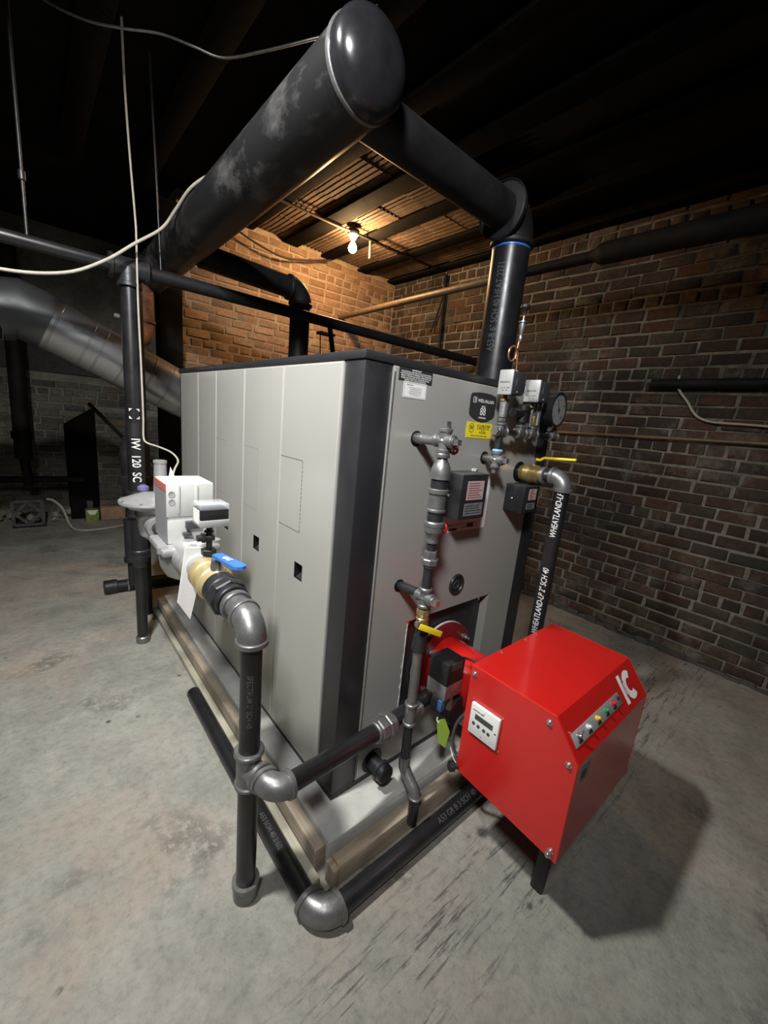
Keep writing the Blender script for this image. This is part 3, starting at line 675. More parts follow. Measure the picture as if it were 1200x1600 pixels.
b = B(); b.lathe(gc, gn, [(-.035,0),(-.035,.068),(.004,.074),(.010,.074),(.010,.066),(.004,.066),(.004,0)], 40); part('case', b, 'rubber_black', g)
b = B(); b.lathe(gc, gn, [(.0042,0),(.0042,.066),(.0062,.066),(.0062,0)], 40); dl = part('dial', b, 'gauge_dial', g)
b = B(); gu = Z_; gr = gn.cross(gu)*-1
for i in range(21):
    a = math.radians(-135+13.5*i); d = gr*math.sin(a)+gu*math.cos(a); b.obox(gc+gn*.0068+d*.057, d, gn.cross(d), gn, (.005 if i % 5 == 0 else .003, .0009, .0003))
for i in range(5):
    a = math.radians(-135+67.5*i); d = gr*math.sin(a)+gu*math.cos(a); flat_text(b, str(i*5), .013, gc+gn*.0069+d*.043, gr, gu, .0002)
part('dial_markings', b, 'ink', dl, smooth=0)
b = B(); a = math.radians(-28); d = gr*math.sin(a)+gu*math.cos(a); b.obox(gc+gn*.008+d*.018, d, gn.cross(d), gn, (.034,.0018,.0006)); b.lathe(gc, gn, [(.006,0),(.006,.007),(.01,.006),(.01,0)], 16); part('needle', b, 'ink', dl)
b = B(); b.cyl(gc-Z_*.065, (gc.x, my, 1.545), .009); b.hexn((gc.x, -.07, 1.562), Z_, .018, .015, 4); part('stem', b, 'iron_fitting', g)
# copper pigtail and air vent
pg = thing('pigtail_siphon', 'thin bent tube with curled loop rising behind the left pressure control', 'tube', (.70, -.05, 1.745))
b = B(); cx, cz, rr = .668, 1.815, .026
pts = [(.705, -.045, 1.742), (.703, -.045, 1.78)] + [(cx+ .004+rr*math.cos(a), -.045+.010*i/14, cz+rr*math.sin(a)) for i, a in enumerate([-.15+2*PI*k/16 for k in range(16)])] + [(.708, -.03, 1.80), (.712, -.03, 1.84), (.714, -.035, 1.90)]
b.tube(pts, .0038, 10); part('copper_tube', b, 'copper', pg)
b = B(); b.band((.705, -.045, 1.748), Z_, .018, .010); part('gland', b, 'white_plastic', pg)
b = B(); b.lathe((.714, -.036, 1.865), Z_, [(0,0),(0,.004),(.006,.0065),(.018,.0065),(.024,.005),(.028,.007),(.055,.011),(.070,.0115),(.070,.016),(.0745,.016),(.0745,.004),(.095,.003),(.095,0)], 18); part('vent_body', b, 'steel_band', pg)
b = B(); b.lathe((.714, -.036, 1.962), Z_, [(0,0),(0,.004),(.012,.006),(.026,.018),(.036,.016),(.042,0)], 14); part('bulb_top', b, 'rubber_black', pg)

# ================================================================ RIGHT BRASS VALVE AND DROP PIPE
rx, ry, rz = .945, -.205, 1.355
rp = thing('return_drop_pipe', 'black stencilled two-inch pipe dropping from a grey elbow right of boiler front', 'pipework', (rx, ry, 0))
b = B(); b.cyl((.917, 0, 1.352), (.92, -.03, 1.352), .030); part('nipple', b, 'dark_fitting', rp)
b = B(); b.cyl((.928, -.115, 1.354), (.940, -.16, 1.355), .026); part('close_nipple', b, 'dark_fitting', rp)
b = B(); elbow(b, (rx, ry, rz), (-.02,1,0), -Z_, .052, .035, .010, .016); part('elbow', b, 'iron_fitting', rp)
b = B(); b.cyl((rx, ry, rz-.05), (rx, ry, .03), .0300); part('pipe', b, 'black_pipe', rp)
b = B(); toC = Vector((CAM.x-rx, CAM.y-ry, 0))
fac = Matrix.Rotation(math.radians(-8), 3, 'Z') @ toC
cyl_text(b, 'WHEATLAND-LP', .036, (rx, ry, 1.195), Z_, fac, .030, .0004, .72, 1, .2)
part('stencil_lettering', b, 'stencil_white', rp, smooth=0); b = B()
cyl_text(b, 'WHEATLAND-LP 2" SCH 40', .036, (rx, ry, .80), Z_, fac, .030, .0004, .72, 1, .2)
part('stencil_lettering', b, 'stencil_white', rp, smooth=0)
bvr = thing('ball_valve', 'brass ball valve with yellow lever beside the grey elbow', 'valve', (.92, -.07, 1.31))
b = B(); b.lathe((.917, -.018, 1.352), Vector((.05,-1,.02)), [(0,0),(0,.034),(.014,.036),(.018,.039),(.05,.042),(.078,.039),(.084,.034),(.098,.034),(.100,.0),], 24); part('valve_body', b, 'brass', bvr)
b = B(); b.band((.925, -.120, 1.354), Y_, .016, .037); part('end_collar', b, 'steel_band', bvr)
b = B(); b.cyl((.921, -.066, 1.385), (.921, -.066, 1.418), .010); b.hexn((.921, -.066, 1.420), Z_, .010, .012); part('stem', b, 'zinc_bolt', bvr)
b = B(); b.tube([(.921,-.066,1.418), (.925,-.09,1.415), (.93,-.105,1.426)], .006, 8); b.obox((.944, -.168, 1.431), Vector((.2,-1,.06)), Z_, X_, (.066,.005,.0085), .003); part('yellow_lever', b, 'yellow_vinyl', bvr)

# ================================================================ BURNER
bu = thing('gas_burner', 'bright red box-shaped gas burner bolted to the boiler front', 'burner', (.57, -.5, .0))
x0, x1 = .300, .845
prof = [(-.318,.763), (-.612,.763), (-.692,.660), (-.692,.325), (-.318,.348)]
b = B(); b.prism(prof, (x0+.003, 0, 0), Y_, Z_, X_*(x1-x0-.006)); part('housing', b, 'burner_red', bu, smooth=0)
def inset(p, k):
    cy = sum(q[0] for q in p)/len(p); cz = sum(q[1] for q in p)/len(p); return [(cy+(q[0]-cy)*k, cz+(q[1]-cz)*k) for q in p]
for xs, dx in ((x0, .004), (x1, -.004)):
    b = B(); p0 = inset(prof, 1.006); p1 = inset(prof, .994); n = len(b.v); k = 5
    b.v += [Vector((xs+dx, q[0], q[1])) for q in p0]+[Vector((xs, q[0], q[1])) for q in p1]
    b.f += [(0,1,2,3,4), (5,6,7,8,9)] + [(i, (i+1)%5, 5+(i+1)%5, 5+i) for i in range(5)]
    sc_ = part('side_cover', b, 'burner_red', bu, smooth=0)
    for yy, zz in ((-.335,.738), (-.596,.735), (-.668,.650), (-.672,.355), (-.668,.338)):
        c = B(); c.lathe((xs-.0005*(1 if dx > 0 else -1), yy, zz), -X_ if dx > 0 else X_, [(0,0),(0,.0095),(.002,.0095),(.002,.007),(.009,.006),(.011,.003),(.011,0)], 14); part('acorn_bolt', c, 'zinc_bolt', sc_)
for xx, yy in ((.46,-.320), (.62,-.320), (.70,-.320)):
    b = B(); b.lathe((xx, -.326, .7625), Z_, [(0,0),(0,.005),(.004,.004),(.005,0)], 10); part('screw', b, 'zinc_bolt', bu)
# chamfer face frame: origin, right = +X, up
cu = Vector((0, .080, .103)).normalized(); cn = Vector((0, -.103, .080)).normalized(); cc = Vector((0, -.652, .7115))
def chp(x, v, h=0.): return Vector((x, 0, 0))+cc+cu*v+cn*h
b = B(); b.obox(chp(.490, -.010, .0015), X_, cu, cn, (.165, .0185, .0015), .001); st = part('control_strip', b, 'strip_grey', bu)
for xx, mt in ((.352,'zinc_bolt'), (.415,'lens_clear'), (.478,'lens_yellow'), (.541,'lens_green'), (.598,'lens_red')):
    b = B(); c0 = chp(xx, -.006, .003)
    b.lathe(c0, cn, [(0,0),(0,.0085),(.004,.0085),(.005,.006),(.010,.0055),(.013,.003),(.014,0)], 14)
    if mt == 'zinc_bolt': b.cyl(c0+cn*.004, c0+cn*.020+cu*.010+X_*.004, .0025, .0035, 10)
    part('toggle_switch' if mt == 'zinc_bolt' else 'pilot_lamp', b, mt, st)
    b = B(); b.obox(chp(xx+.003, -.0215, .0033), X_, cu, cn, (.011, .0035, .0004)); part('legend', b, 'ink', st)
b = B(); b.obox(chp(.640, -.006, .004), X_, cu, cn, (.006, .005, .003), .002); part('reset_button', b, 'ink', st)
# white IC emblem
lg = B(); h = .0012
def chq(pts): 
    n = len(lg.v); lg.v += [chp(a, c, h) for a, c in pts]; lg.f.append(tuple(range(n, n+len(pts))))
chq([(.690,-.046), (.712,-.046), (.712,.046), (.690,.046)])
N_ = 18
for i in range(N_):
    a0 = math.radians(50+260*i/N_); a1 = math.radians(50+260*(i+1)/N_)
    P_ = lambda a, r: (.757+r*.92*math.cos(a), r*math.sin(a))
    chq([P_(a0,.046), P_(a1,.046), P_(a1,.021), P_(a0,.021)])
em = part('emblem', lg, 'white_paint', bu, 'white IC emblem on the sloping face', smooth=0)
lg = B(); h = .0018
for i in range(20):
    a0, a1 = 2*PI*i/20, 2*PI*(i+1)/20; P_ = lambda a, k: (.716+.0125*k*math.cos(a), -.002+.030*k*math.sin(a))
    chq([P_(a0,1), P_(a1,1), P_(a1,.84), P_(a0,.84)])
chq([(.714,-.012), (.7185,-.006), (.717,.004), (.7155,.014), (.7125,.002), (.7115,-.006)])
part('flame_mark', lg, 'magenta', em, smooth=0)
# display panel on the left face
b = B(); b.box((x0-.013, -.456, .534), (x0, -.347, .646), .004); dp = part('display_panel', b, 'white_plastic', bu)
b = B(); b.box((x0-.0142, -.436, .596), (x0-.0125, -.368, .614)); part('lcd_window', b, 'lcd', dp)
for i, yy in enumerate((-.366, -.385, -.407, -.424)):
    b = B(); b.lathe((x0-.013, yy, .577-.001*i), -X_, [(0,0),(0,.0062),(.0014,.0055),(.0016,0)], 12); part('button', b, 'control_grey', dp)
b = B(); b.lathe((x0-.013, -.447, .590), -X_, [(0,0),(0,.0035),(.0012,0)], 8); part('indicator', b, 'ink', dp)
b = B(); flat_text(b, 'AUTOFLAME', .0075, (x0-.0136, -.378, .625), -Y_, Z_, .0002); flat_text(b, '^', .012, (x0-.0136, -.400, .630), -Y_, Z_); flat_text(b, '^', .012, (x0-.0136, -.400, .544), -Y_, Z_); part('lettering', b, 'ink', dp, smooth=0)
for yy, zz in ((-.346,.651), (-.459,.650), (-.462,.531)):
    b = B(); b.lathe((x0, yy, zz), -X_, [(0,0),(0,.004),(.003,.003),(.003,0)], 10); part('panel_screw', b, 'copper', bu)
# nameplate on the front face
b = B(); b.box((.325, -.6935, .585), (.388, -.6915, .650)); npl = part('nameplate', b, 'grey_paper', bu)
b = B(); b.box((.335, -.6942, .600), (.365, -.6934, .625)); part('print_block', b, 'ink', npl)
# blast tube, flange, gasket
bx, bz = .572, .500
b = B(); b.lathe((bx, .030, bz), -Y_, [(0,0),(0,.182),(.010,.182),(.010,0)], 48); part('gasket', b, 'paper', bu, 'ragged white gasket ring')
b = B(); b.lathe((bx, .020, bz), -Y_, [(0,0),(0,.180),(.016,.180),(.018,.177),(.018,0)], 48); fl = part('mounting_flange', b, 'flange_red', bu)
for a in (38, 142, 218, 322):
    c = Vector((bx+.150*math.cos(math.radians(a)), .002, bz+.150*math.sin(math.radians(a))))
    b = B(); b.lathe(c, -Y_, [(0,0),(0,.014),(.003,.014),(.003,0)], 16); b.hexn(c-Y_*.010, -Y_, .014, .012); b.cyl(c, c-Y_*.034, .006); part('stud_and_nut', b, 'zinc_bolt', fl)
b = B(); b.lathe((bx, .005, bz), -Y_, [(0,0),(0,.118),(.33,.118),(.33,0)], 40); part('blast_tube', b, 'burner_red', bu)
b = B(); b.box((bx-.10, -.318, bz-.15), (bx+.13, -.10, bz+.02), .02); part('gas_manifold_casting', b, 'burner_red', bu)
# butterfly actuator: black cover on aluminium base
b = B(); b.box((.318, -.215, .598), (.418, -.120, .690), .010); ac = part('actuator_cover', b, 'rubber_black', bu)
b = B(); b.box((.340, -.2165, .660), (.396, -.214, .688)); part('cover_label', b, 'control_grey', ac)
b = B(); b.box((.320, -.213, .540), (.416, -.122, .600), .004); part('actuator_base', b, 'steel_band', bu)
b = B(); b.box((.345, -.19, .47), (.360, -.175, .545)); b.box((.375, -.20, .47), (.390, -.185, .545)); part('bracket', b, 'steel_band', bu)
b = B(); b.box((.318, -.205, .490), (.338, -.185, .535), .003); part('blue_coil', b, 'coil_blue', bu)
b = B(); b.cyl((.440, -.19, .44), (.440, -.10, .44), .055); b.band((.440, -.192, .44), Y_, .02, .062); part('butterfly_valve', b, 'rubber_black', bu)
b = B(); b.tube([(.418,-.165,.655), (.44,-.19,.668), (.45,-.25,.672), (.43,-.318,.655)], .0045, 8, sm=5); part('control_cable', b, 'cable_black', bu)
b = B(); b.tube([(.42,-.318,.505), (.40,-.27,.50), (.375,-.245,.45), (.365,-.245,.38), (.37,-.27,.33), (.385,-.32,.36)], .006, 8, sm=5); part('flexible_conduit', b, 'control_grey', bu)
# leg and knob
b = B(); b.obox((.462, -.612, .168), Vector((0,1,0)), X_, Vector((.03,-.03,1)), (.022, .011, .172), .008); part('support_leg', b, 'rubber_black', bu)
b = B(); b.obox((.79, -.40, .17), Vector((0,1,0)), X_, Z_, (.022, .014, .17), .004); part('support_leg', b, 'rubber_black', bu)
b = B(); b.lathe((.302, -.322, .362), Vector((-1,.6,0)), [(0,0),(0,.010),(.012,.010),(.014,.018),(.030,.018),(.034,.012),(.034,0)], 12); part('clamp_knob', b, 'rubber_black', bu)
# ================================================================ GAS TRAIN
gx = -.330
gp = thing('gas_drop_pipe', 'black gas pipe standing on the floor with grey elbow on top, left of boiler', 'pipework', (-.337, -.035, 0))
b = B(); elbow(b, (-.337, -.035, .955), Y_, -Z_, .055, .040, .010, .016); part('elbow', b, 'iron_fitting', gp)
b = B(); b.cyl((-.337, -.035, .905), (-.337, -.035, .525), .0300); p = part('pipe', b, 'black_pipe', gp)
b = B(); cyl_text(b, 'SPECTRUM 2" SCH 40', .022, (-.337, -.035, .73), -Z_, (CAM.x+.337-.10, CAM.y+.035, 0), .030, .0002, .8); part('stencil_lettering', b, 'stencil_faint', p, smooth=0)
b = B(); b.cyl((-.337,-.035,.548), (-.337,-.035,.432), .0355); b.band((-.337,-.035,.545), Z_, .016, .0430); b.band((-.337,-.035,.436), Z_, .014, .0405)
b.cyl((-.337,-.035,.49), (-.325,-.085,.489), .0335); b.band((-.325,-.083,.489), Vector((.2,-1,0)), .016, .040); part('tee', b, 'iron_fitting', gp)
b = B(); b.cyl((-.337,-.035,.44), (-.337,-.035,.045), .0300); part('pipe', b, 'black_pipe', gp)
b = B(); b.lathe((-.337,-.035,.0), Z_, [(0,0),(0,.033),(.006,.0385),(.05,.0385),(.050,.0420),(.064,.0420),(.064,0)], 28); part('pipe_cap', b, 'iron_fitting', gp)
b = B(); b.cyl((-.324,-.088,.489), (-.322,-.10,.489), .026); part('nipple', b, 'steel_band', gp)
b = B(); elbow(b, (-.318, -.152, .487), Y_, (1,.06,-.08), .050, .0365, .010, .015); part('elbow', b, 'iron_fitting', gp)
P0 = Vector((-.270, -.149, .483)); P1 = Vector((.135, -.098, .438)); P2 = Vector((.42, -.056, .425)); gd = (P1-P0).normalized()
b = B(); b.cyl(P0, P1, .0295); part('pipe', b, 'black_pipe', gp); b = B(); b.cyl(P1, P2, .0295); part('pipe', b, 'black_pipe', gp)
b = B(); b.hexn(P1-gd*.016, gd, .038, .044, 8); b.hexn(P1+gd*.022, gd, .036, .049, 8); b.band(P1-gd*.040, gd, .014, .037); b.band(P1+gd*.046, gd, .014, .037); part('union', b, 'iron_fitting', gp)
# valve body, bowl, flanges
gv = thing('gas_shutoff_valve', 'silver cast gas valve body under a pale grey actuator box', 'gas valve', (gx, .7, .80))
b = B(); b.lathe((gx, .42, .945), Y_, [(0,0),(0,.042),(.05,.042),(.06,.058),(.12,.062),(.30,.062),(.36,.045),(.42,.042),(.42,0)], 24); part('valve_body', b, 'cast_aluminium', gv)
b = B(); b.lathe((gx, .66, .965), -Z_, [(0,0),(0,.085),(.02,.088),(.04,.084),(.075,.080),(.115,.060),(.135,.030),(.14,0)], 28); part('lower_bowl', b, 'cast_aluminium', gv)
b = B(); b.box((gx-.095, .56, .955), (gx+.115, .78, .985), .010); b.lathe((gx+.105, .60, .955), Z_, [(0,0),(0,.022),(.04,.022),(.045,.012),(.045,0)], 14); b.lathe((gx-.085, .60, .965), Z_, [(0,0),(0,.018),(.022,.018),(.022,0)], 14); part('bonnet_flange', b, 'cast_aluminium', gv)
av = thing('valve_actuator', 'pale grey actuator box with two round indicator windows on the gas valve', 'actuator', (-.31, .71, .99))
b = B(); b.box((-.393, .62, 1.095), (-.224, .80, 1.220), .006); up_ = part('upper_cover', b, 'actuator_grey', av)
b = B(); b.box((-.391, .622, .985), (-.232, .80, 1.095), .006); part('lower_case', b, 'actuator_grey', av)
b = B(); b.box((-.3945, .624, .99), (-.3925, .797, 1.19)); part('side_label', b, 'actuator_side', av)
b = B(); b.box((-.3955, .624, 1.188), (-.3925, .797, 1.216)); part('red_label', b, 'label_red', av, 'red label strip')
for x in (-.352, -.288):
    b = B(); b.box((x-.005, .616, 1.105), (x+.005, .622, 1.214), .002); part('cover_rib', b, 'actuator_grey', up_)
for z in (1.180, 1.150):
    b = B(); b.lathe((-.375, .621, z), -Y_, [(0,0),(0,.0115),(.0025,.0115),(.0025,.0095),(.0012,.0090),(.0012,0)], 20); part('indicator_window', b, 'control_face', up_)
b = B(); b.box((-.393, .6195, 1.092), (-.226, .8, 1.098)); part('case_gasket', b, 'control_face', av)
b = B(); b.box((-.330, .600, 1.045), (-.275, .622, 1.075), .003); b.box((-.340, .60, 1.018), (-.310, .622, 1.032), .003); part('terminal_bracket', b, 'control_grey', av)
b = B(); b.cyl((-.352, .55, .998), (-.285, .55, 1.000), .0115); b.band((-.35,.55,.998), X_, .012, .014); part('conduit_stub', b, 'white_plastic', av)
# hanging paper tag
b = B(); pts = [(-.372,.470,1.022), (-.320,.470,1.016), (-.312,.462,.985), (-.324,.458,.905), (-.360,.455,.745), (-.400,.455,.820)]
bk = [(x, y+.012, z) for x, y, z in pts]; b.prism([(x, z) for x, y, z in pts], (0, .455, 0), X_, Z_, Y_*.010); tg = solo('instruction_tag', b, 'paper', 'white folded paper tag hanging from the gas valve', 'tag', smooth=0)
b = B(); b.tube([(-.335,.46,1.016), (-.318,.46,1.03), (-.300,.46,1.02), (-.296,.46,.98)], .0015, 6); q = part('string', b, 'white_paint', tg)
# small pressure switch
ps = thing('pressure_switch', 'small grey and black gas pressure switch with clear lid on thin black riser', 'pressure switch', (-.295, .42, .99))
b = B(); b.cyl((-.306, .42, .98), (-.303, .42, 1.12), .0105); b.hexn((-.306,.42,1.01), Z_, .022, .026); b.hexn((-.305,.42,1.062), Z_, .018, .020); b.band((-.305,.42,1.085), Z_, .010, .016); part('riser', b, 'rubber_black', ps)
b = B(); b.cyl((-.345, .42, 1.063), (-.31, .42, 1.063), .012); b.hexn((-.325,.42,1.063), X_, .012, .018); part('side_cock', b, 'dark_fitting', ps)
b = B(); b.box((-.347, .375, 1.110), (-.250, .462, 1.135), .003); part('base', b, 'control_face', ps)
b = B(); b.box((-.345, .378, 1.134), (-.252, .460, 1.172), .003); part('case', b, 'rubber_black', ps)
b = B(); b.box((-.347, .376, 1.170), (-.250, .462, 1.190), .004); part('clear_lid', b, 'clear_plastic', ps)
b = B(); b.box((-.3475, .39, 1.12), (-.3455, .45, 1.168)); part('side_label', b, 'paper', ps)
# brass ball valve with blue lever
bb_ = thing('ball_valve', 'large brass gas ball valve with blue lever next to the grey elbow', 'valve', (gx, .26, .89))
b = B(); b.lathe((gx-.002, .385, .950), -Y_, [(0,0),(0,.050),(.006,.056),(.045,.056),(.05,.052),(.075,.052),(.08,.058),(.115,.060),(.12,.056),(.165,.050),(.165,0)], 30); part('valve_body', b, 'brass_pale', bb_)
b = B(); b.cyl((gx, .265, .99), (gx, .265, 1.035), .022, .018); b.hexn((gx, .265, 1.046), Z_, .014, .013); part('stem', b, 'zinc_bolt', bb_)
b = B(); b.prism([(-.088,-.016),(.062,-.019),(.074,-.014),(.080,0),(.074,.014),(.062,.019),(-.088,.016)], (gx+.006, .170, 1.054), Vector((.10,-1,.06)).normalized(), Vector((1,.1,0)).normalized(), Vector((0,.0005,.009))); lv = part('blue_lever', b, 'blue_vinyl', bb_)
b = B(); flat_text(b, 'GAS', .024, (gx+.003, .185, 1.0645), Vector((.10,-1,.06)), Vector((1,.1,0)), .0006); part('lever_lettering', b, 'white_paint', lv, smooth=0)
b = B(); b.band((gx-.003, .205, .952), Y_, .055, .056, .006); b.hexn((gx-.004, .155, .953), Y_, .04, .060, 8); b.band((gx-.004,.125,.953), Y_, .03, .050); part('bushing', b, 'dark_fitting', bb_)
b = B(); b.cyl((gx-.005, .12, .954), (-.337, .02, .955), .036); b.band((gx-.005, .085, .954), Y_, .02, .046); part('nipple', b, 'iron_fitting', bb_)
# regulator
rg = thing('gas_regulator', 'silver disc-shaped gas regulator with vertical spring tube', 'regulator', (-.335, 1.19, .84))
b = B(); b.lathe((-.335, 1.19, 1.035), -Z_, [(-.040,0),(-.038,.035),(-.022,.085),(-.008,.118),(-.004,.132),(.006,.134),(.012,.132),(.018,.110),(.034,.092),(.036,0)], 36); part('diaphragm_case', b, 'cast_aluminium', rg)
b = B(); b.lathe((-.325, 1.19, 1.01), -Z_, [(0,0),(0,.07),(.05,.062),(.10,.066),(.145,.058),(.165,.035),(.170,0)], 28); b.cyl((-.33, 1.05, .93), (-.33, 1.33, .93), .048); part('body', b, 'cast_aluminium', rg)
b = B(); b.lathe((-.288, 1.19, 1.05), Z_, [(0,0),(0,.040),(.03,.031),(.165,.027),(.168,.030),(.180,.030),(.182,.022),(.182,0)], 24); part('spring_tube', b, 'cast_aluminium', rg)
for a in range(8):
    c = Vector((-.335+.124*math.cos(a*PI/4+.3), 1.19+.124*math.sin(a*PI/4+.3), 1.036)); b = B(); b.hexn(c, Z_, .016, .008); part('rim_bolt', b, 'zinc_bolt', rg)
b = B(); b.lathe((-.345, 1.29, 1.05), Z_, [(0,0),(0,.012),(.02,.026),(.035,.026),(.045,.010),(.045,0)], 14); part('purple_vent_cap', b, 'purple_cap', rg)
b = B(); b.cyl((gx, .84, .94), (-.33, 1.06, .93), .030); b.cyl((-.33, 1.32, .93), (-.305, 1.71, .905), .030); b.band((-.33,.87,.94), Y_, .025, .045); b.band((-.33,1.36,.93), Y_, .025, .045); part('connecting_pipe', b, 'black_pipe', rg)
b = B(); pts = [(-.262,1.15,1.10), (-.235,1.14,1.12), (-.250,1.15,1.15)]; b.prism([(-.265,1.13), (-.228,1.145), (-.252,1.205)], (0, 1.15, 0), X_, Z_, Y_*.002); solo('small_paper_tag', b, 'paper', 'tiny white tag behind the regulator spring tube', 'tag', smooth=0)

# ================================================================ GAS SUPPLY: upright, drip leg and long overhead run
sx_, sy_ = -.300, 1.71
sp_ = thing('gas_supply_riser', 'tall black stencilled pipe standing left of the boiler with tee at top', 'pipe', (sx_, sy_, 0))
b = B(); b.cyl((sx_, sy_, 2.17), (sx_, sy_, .60), .0445); p = part('pipe', b, 'black_pipe', sp_)
b = B(); fac = (CAM.x-sx_-.02, CAM.y-sy_, 0)
cyl_text(b, 'IW  120  SC', .062, (sx_, sy_, 1.165), -Z_, fac, .0445, .0012, .80); 
part('stencil_lettering', b, 'stencil_white', p, smooth=0); b = B()
for s1 in (-1,1):
    for s2 in (-1,1):
        k0 = len(b.v); a = Vector(fac).normalized(); t = a.cross(Z_); c = Vector((sx_, sy_, 1.425))
        for u_, v_ in ((.009,.028), (.026,.028), (.026,.012)):
            th = s1*u_/.0445; b.v.append(c+(a*math.cos(th)+t*math.sin(th))*.0452+Z_*(s2*v_))
        b.f.append((k0, k0+1, k0+2))
part('stencil_emblem', b, 'stencil_white', p, smooth=0)
b = B(); b.band((sx_, sy_, 1.335), Z_, .075, .0458, .001); part('black_tape', b, 'rubber_black', sp_)
b = B(); b.cyl((sx_-.085, sy_, 2.165), (sx_+.085, sy_, 2.168), .052); b.band((sx_-.08, sy_, 2.165), X_, .02, .060); b.band((sx_+.08, sy_, 2.168), X_, .02, .060); b.cyl((sx_, sy_, 2.165), (sx_, sy_, 2.085), .054); b.band((sx_, sy_, 2.085), Z_, .022, .061); part('tee', b, 'dark_fitting', sp_)
b = B(); b.cyl((sx_, sy_, .975), (sx_, sy_, .835), .052); b.band((sx_, sy_, .975), Z_, .018, .058); b.band((sx_, sy_, .835), Z_, .018, .058); part('tee', b, 'dark_fitting', sp_)
b = B(); b.lathe((sx_, sy_, .625), -Z_, [(0,0),(0,.054),(.005,.058),(.02,.058),(.024,.054),(.05,.053),(.085,.040),(.10,.036),(.115,.036),(.115,0)], 28); part('reducer', b, 'dark_fitting', sp_)
b = B(); b.cyl((sx_, sy_, .52), (sx_, sy_, .03), .0302); part('drip_leg', b, 'black_pipe', sp_)
b = B(); b.band((sx_, sy_, .022), Z_, .044, .038, .006); part('pipe_cap', b, 'iron_fitting', sp_)
b = B(); b.cyl((sx_+.08, sy_, 2.168), (XR-.004, sy_, 2.172), .0365); ov = solo('overhead_gas_pipe', b, 'black_pipe_matte', 'long black pipe crossing above the boiler to the right brick wall', 'pipe')
b = B(); b.lathe((XR-.10, sy_, 2.172), X_, [(0,.034),(0,.046),(.02,.048),(.04,.046),(.04,.034)], 24); part('wall_collar', b, 'dark_fitting', ov)
b = B(); b.cyl((-3.1, sy_, 2.150), (sx_-.08, sy_, 2.165), .0300); solo('overhead_gas_pipe', b, 'black_pipe', 'black overhead pipe leaving the riser tee to the left edge', 'pipe')

# ================================================================ LONG PIPE ON THE FLOOR ROUND THE PAD
fl_ = thing('floor_return_pipe', 'black pipe lying on the floor round two sides of the pad', 'pipe', (-.19, -.26, 0))
b = B(); b.lathe((-.202, .99, .038), -Y_, [(0,.024),(0,.032),(1.20,.032),(1.20,0)], 24); p = part('pipe', b, 'black_pipe', fl_)
b = B(); b.lathe((-.202, .988, .038), Y_, [(0,0),(0,.026),(.001,.026),(.001,0)], 20); part('open_end', b, 'pocket_black', p)
b = B(); cyl_text(b, 'A53 SCH 40 2 1/2', .024, (-.202, .06, .038), -Y_, (-.25,0,1), .032, .0, .9); part('chalk_lettering', b, 'stencil_faint', p, smooth=0)
b = B(); elbow(b, (-.202, -.262, .046), Y_, X_, .062, .044, .010, .018); part('elbow', b, 'iron_fitting', fl_)
b = B(); b.cyl((-.145, -.262, .040), (1.35, -.262, .040), .0325); p = part('pipe', b, 'black_pipe', fl_)
b = B(); cyl_text(b, 'A53 GR B 3 SCH 40', .030, (.42, -.262, .040), X_, (0,-.5,1), .0325, .0, .9); part('chalk_lettering', b, 'stencil_faint', p, smooth=0)
b = B(); elbow(b, (1.40, -.262, .046), -X_, Y_, .062, .046, .010, .018); part('elbow', b, 'iron_fitting', fl_)

# ================================================================ STEAM HEADER, BRANCHES AND RISERS
hd_ = thing('steam_header', 'big black overhead header pipe with domed end cap pointing at the viewer', 'pipe', (.01, 1.0, 2.31))
H0, H1 = Vector((.012, .132, 2.450)), Vector((.005, 2.75, 2.398)); hv = (H1-H0).normalized(); HR = .117
b = B(); b.lathe(H0, hv, [(0,0),(0,HR),((H1-H0).length,HR),((H1-H0).length,0)], 48); part('pipe', b, 'header_paint', hd_)
b = B(); b.lathe(H0, -hv, [(-.004,HR)] + [(.032+.062*math.sin(a), HR*math.cos(a)) for a in [PI/2*i/12 for i in range(12)]] + [(.094,0)], 48); part('domed_cap', b, 'cap_black', hd_, smooth=60)
b = B(); b.lathe(H0, hv, [(-.009,HR-.002),(-.006,HR+.0035),(.0,HR+.0045),(.006,HR+.0035),(.009,HR-.002)], 48); part('weld_seam', b, 'iron_fitting', hd_, 'bare metal weld seam')
r1 = thing('steam_riser', 'black stencilled riser from boiler top up to the front header branch', 'pipe', (.945, .235, 1.715))
b = B(); b.cyl((.945, .235, 1.70), (.945, .235, 2.315), .0825, n=36); p = part('pipe', b, 'black_pipe', r1)
b = B(); cyl_text(b, 'A53-B 6" SCH 40 HEAT 2271', .045, (.945, .235, 2.06), Z_, (CAM.x-.945-.1, CAM.y-.235+.75, 0), .0825, .0, .68); part('stencil_lettering', b, 'stencil_faint', p, smooth=0)
b = B(); b.tube(arc((.945, .235, 2.437), -Z_, -X_, .098, 12), .089, 32); b.band((.945, .235, 2.335), Z_, .026, .096, .006); b.lathe((.852, .235, 2.437), -X_, [(-.012,.08),(-.012,.106),(-.006,.110),(.010,.110),(.016,.104),(.016,.07)], 40); part('elbow', b, 'black_pipe_matte', r1)
b = B(); b.band((.945, .235, 2.316), Z_, .010, .0845, .002); part('blue_seal_ring', b, 'blue_vinyl', r1, 'blue paint mark under the elbow')
b = B(); b.lathe((.845, .235, 2.437), Vector((-.75,0,.004)), [(0,0),(0,.072),(.745,.072),(.745,0)], 36); part('branch_pipe', b, 'black_pipe_matte', r1)
b = B(); b.lathe((.845, .235, 2.437), -X_, [(.0,.112),(.0,.114),(.010,.114),(.010,.112)], 40); part('elbow_rim', b, 'dark_fitting', r1)
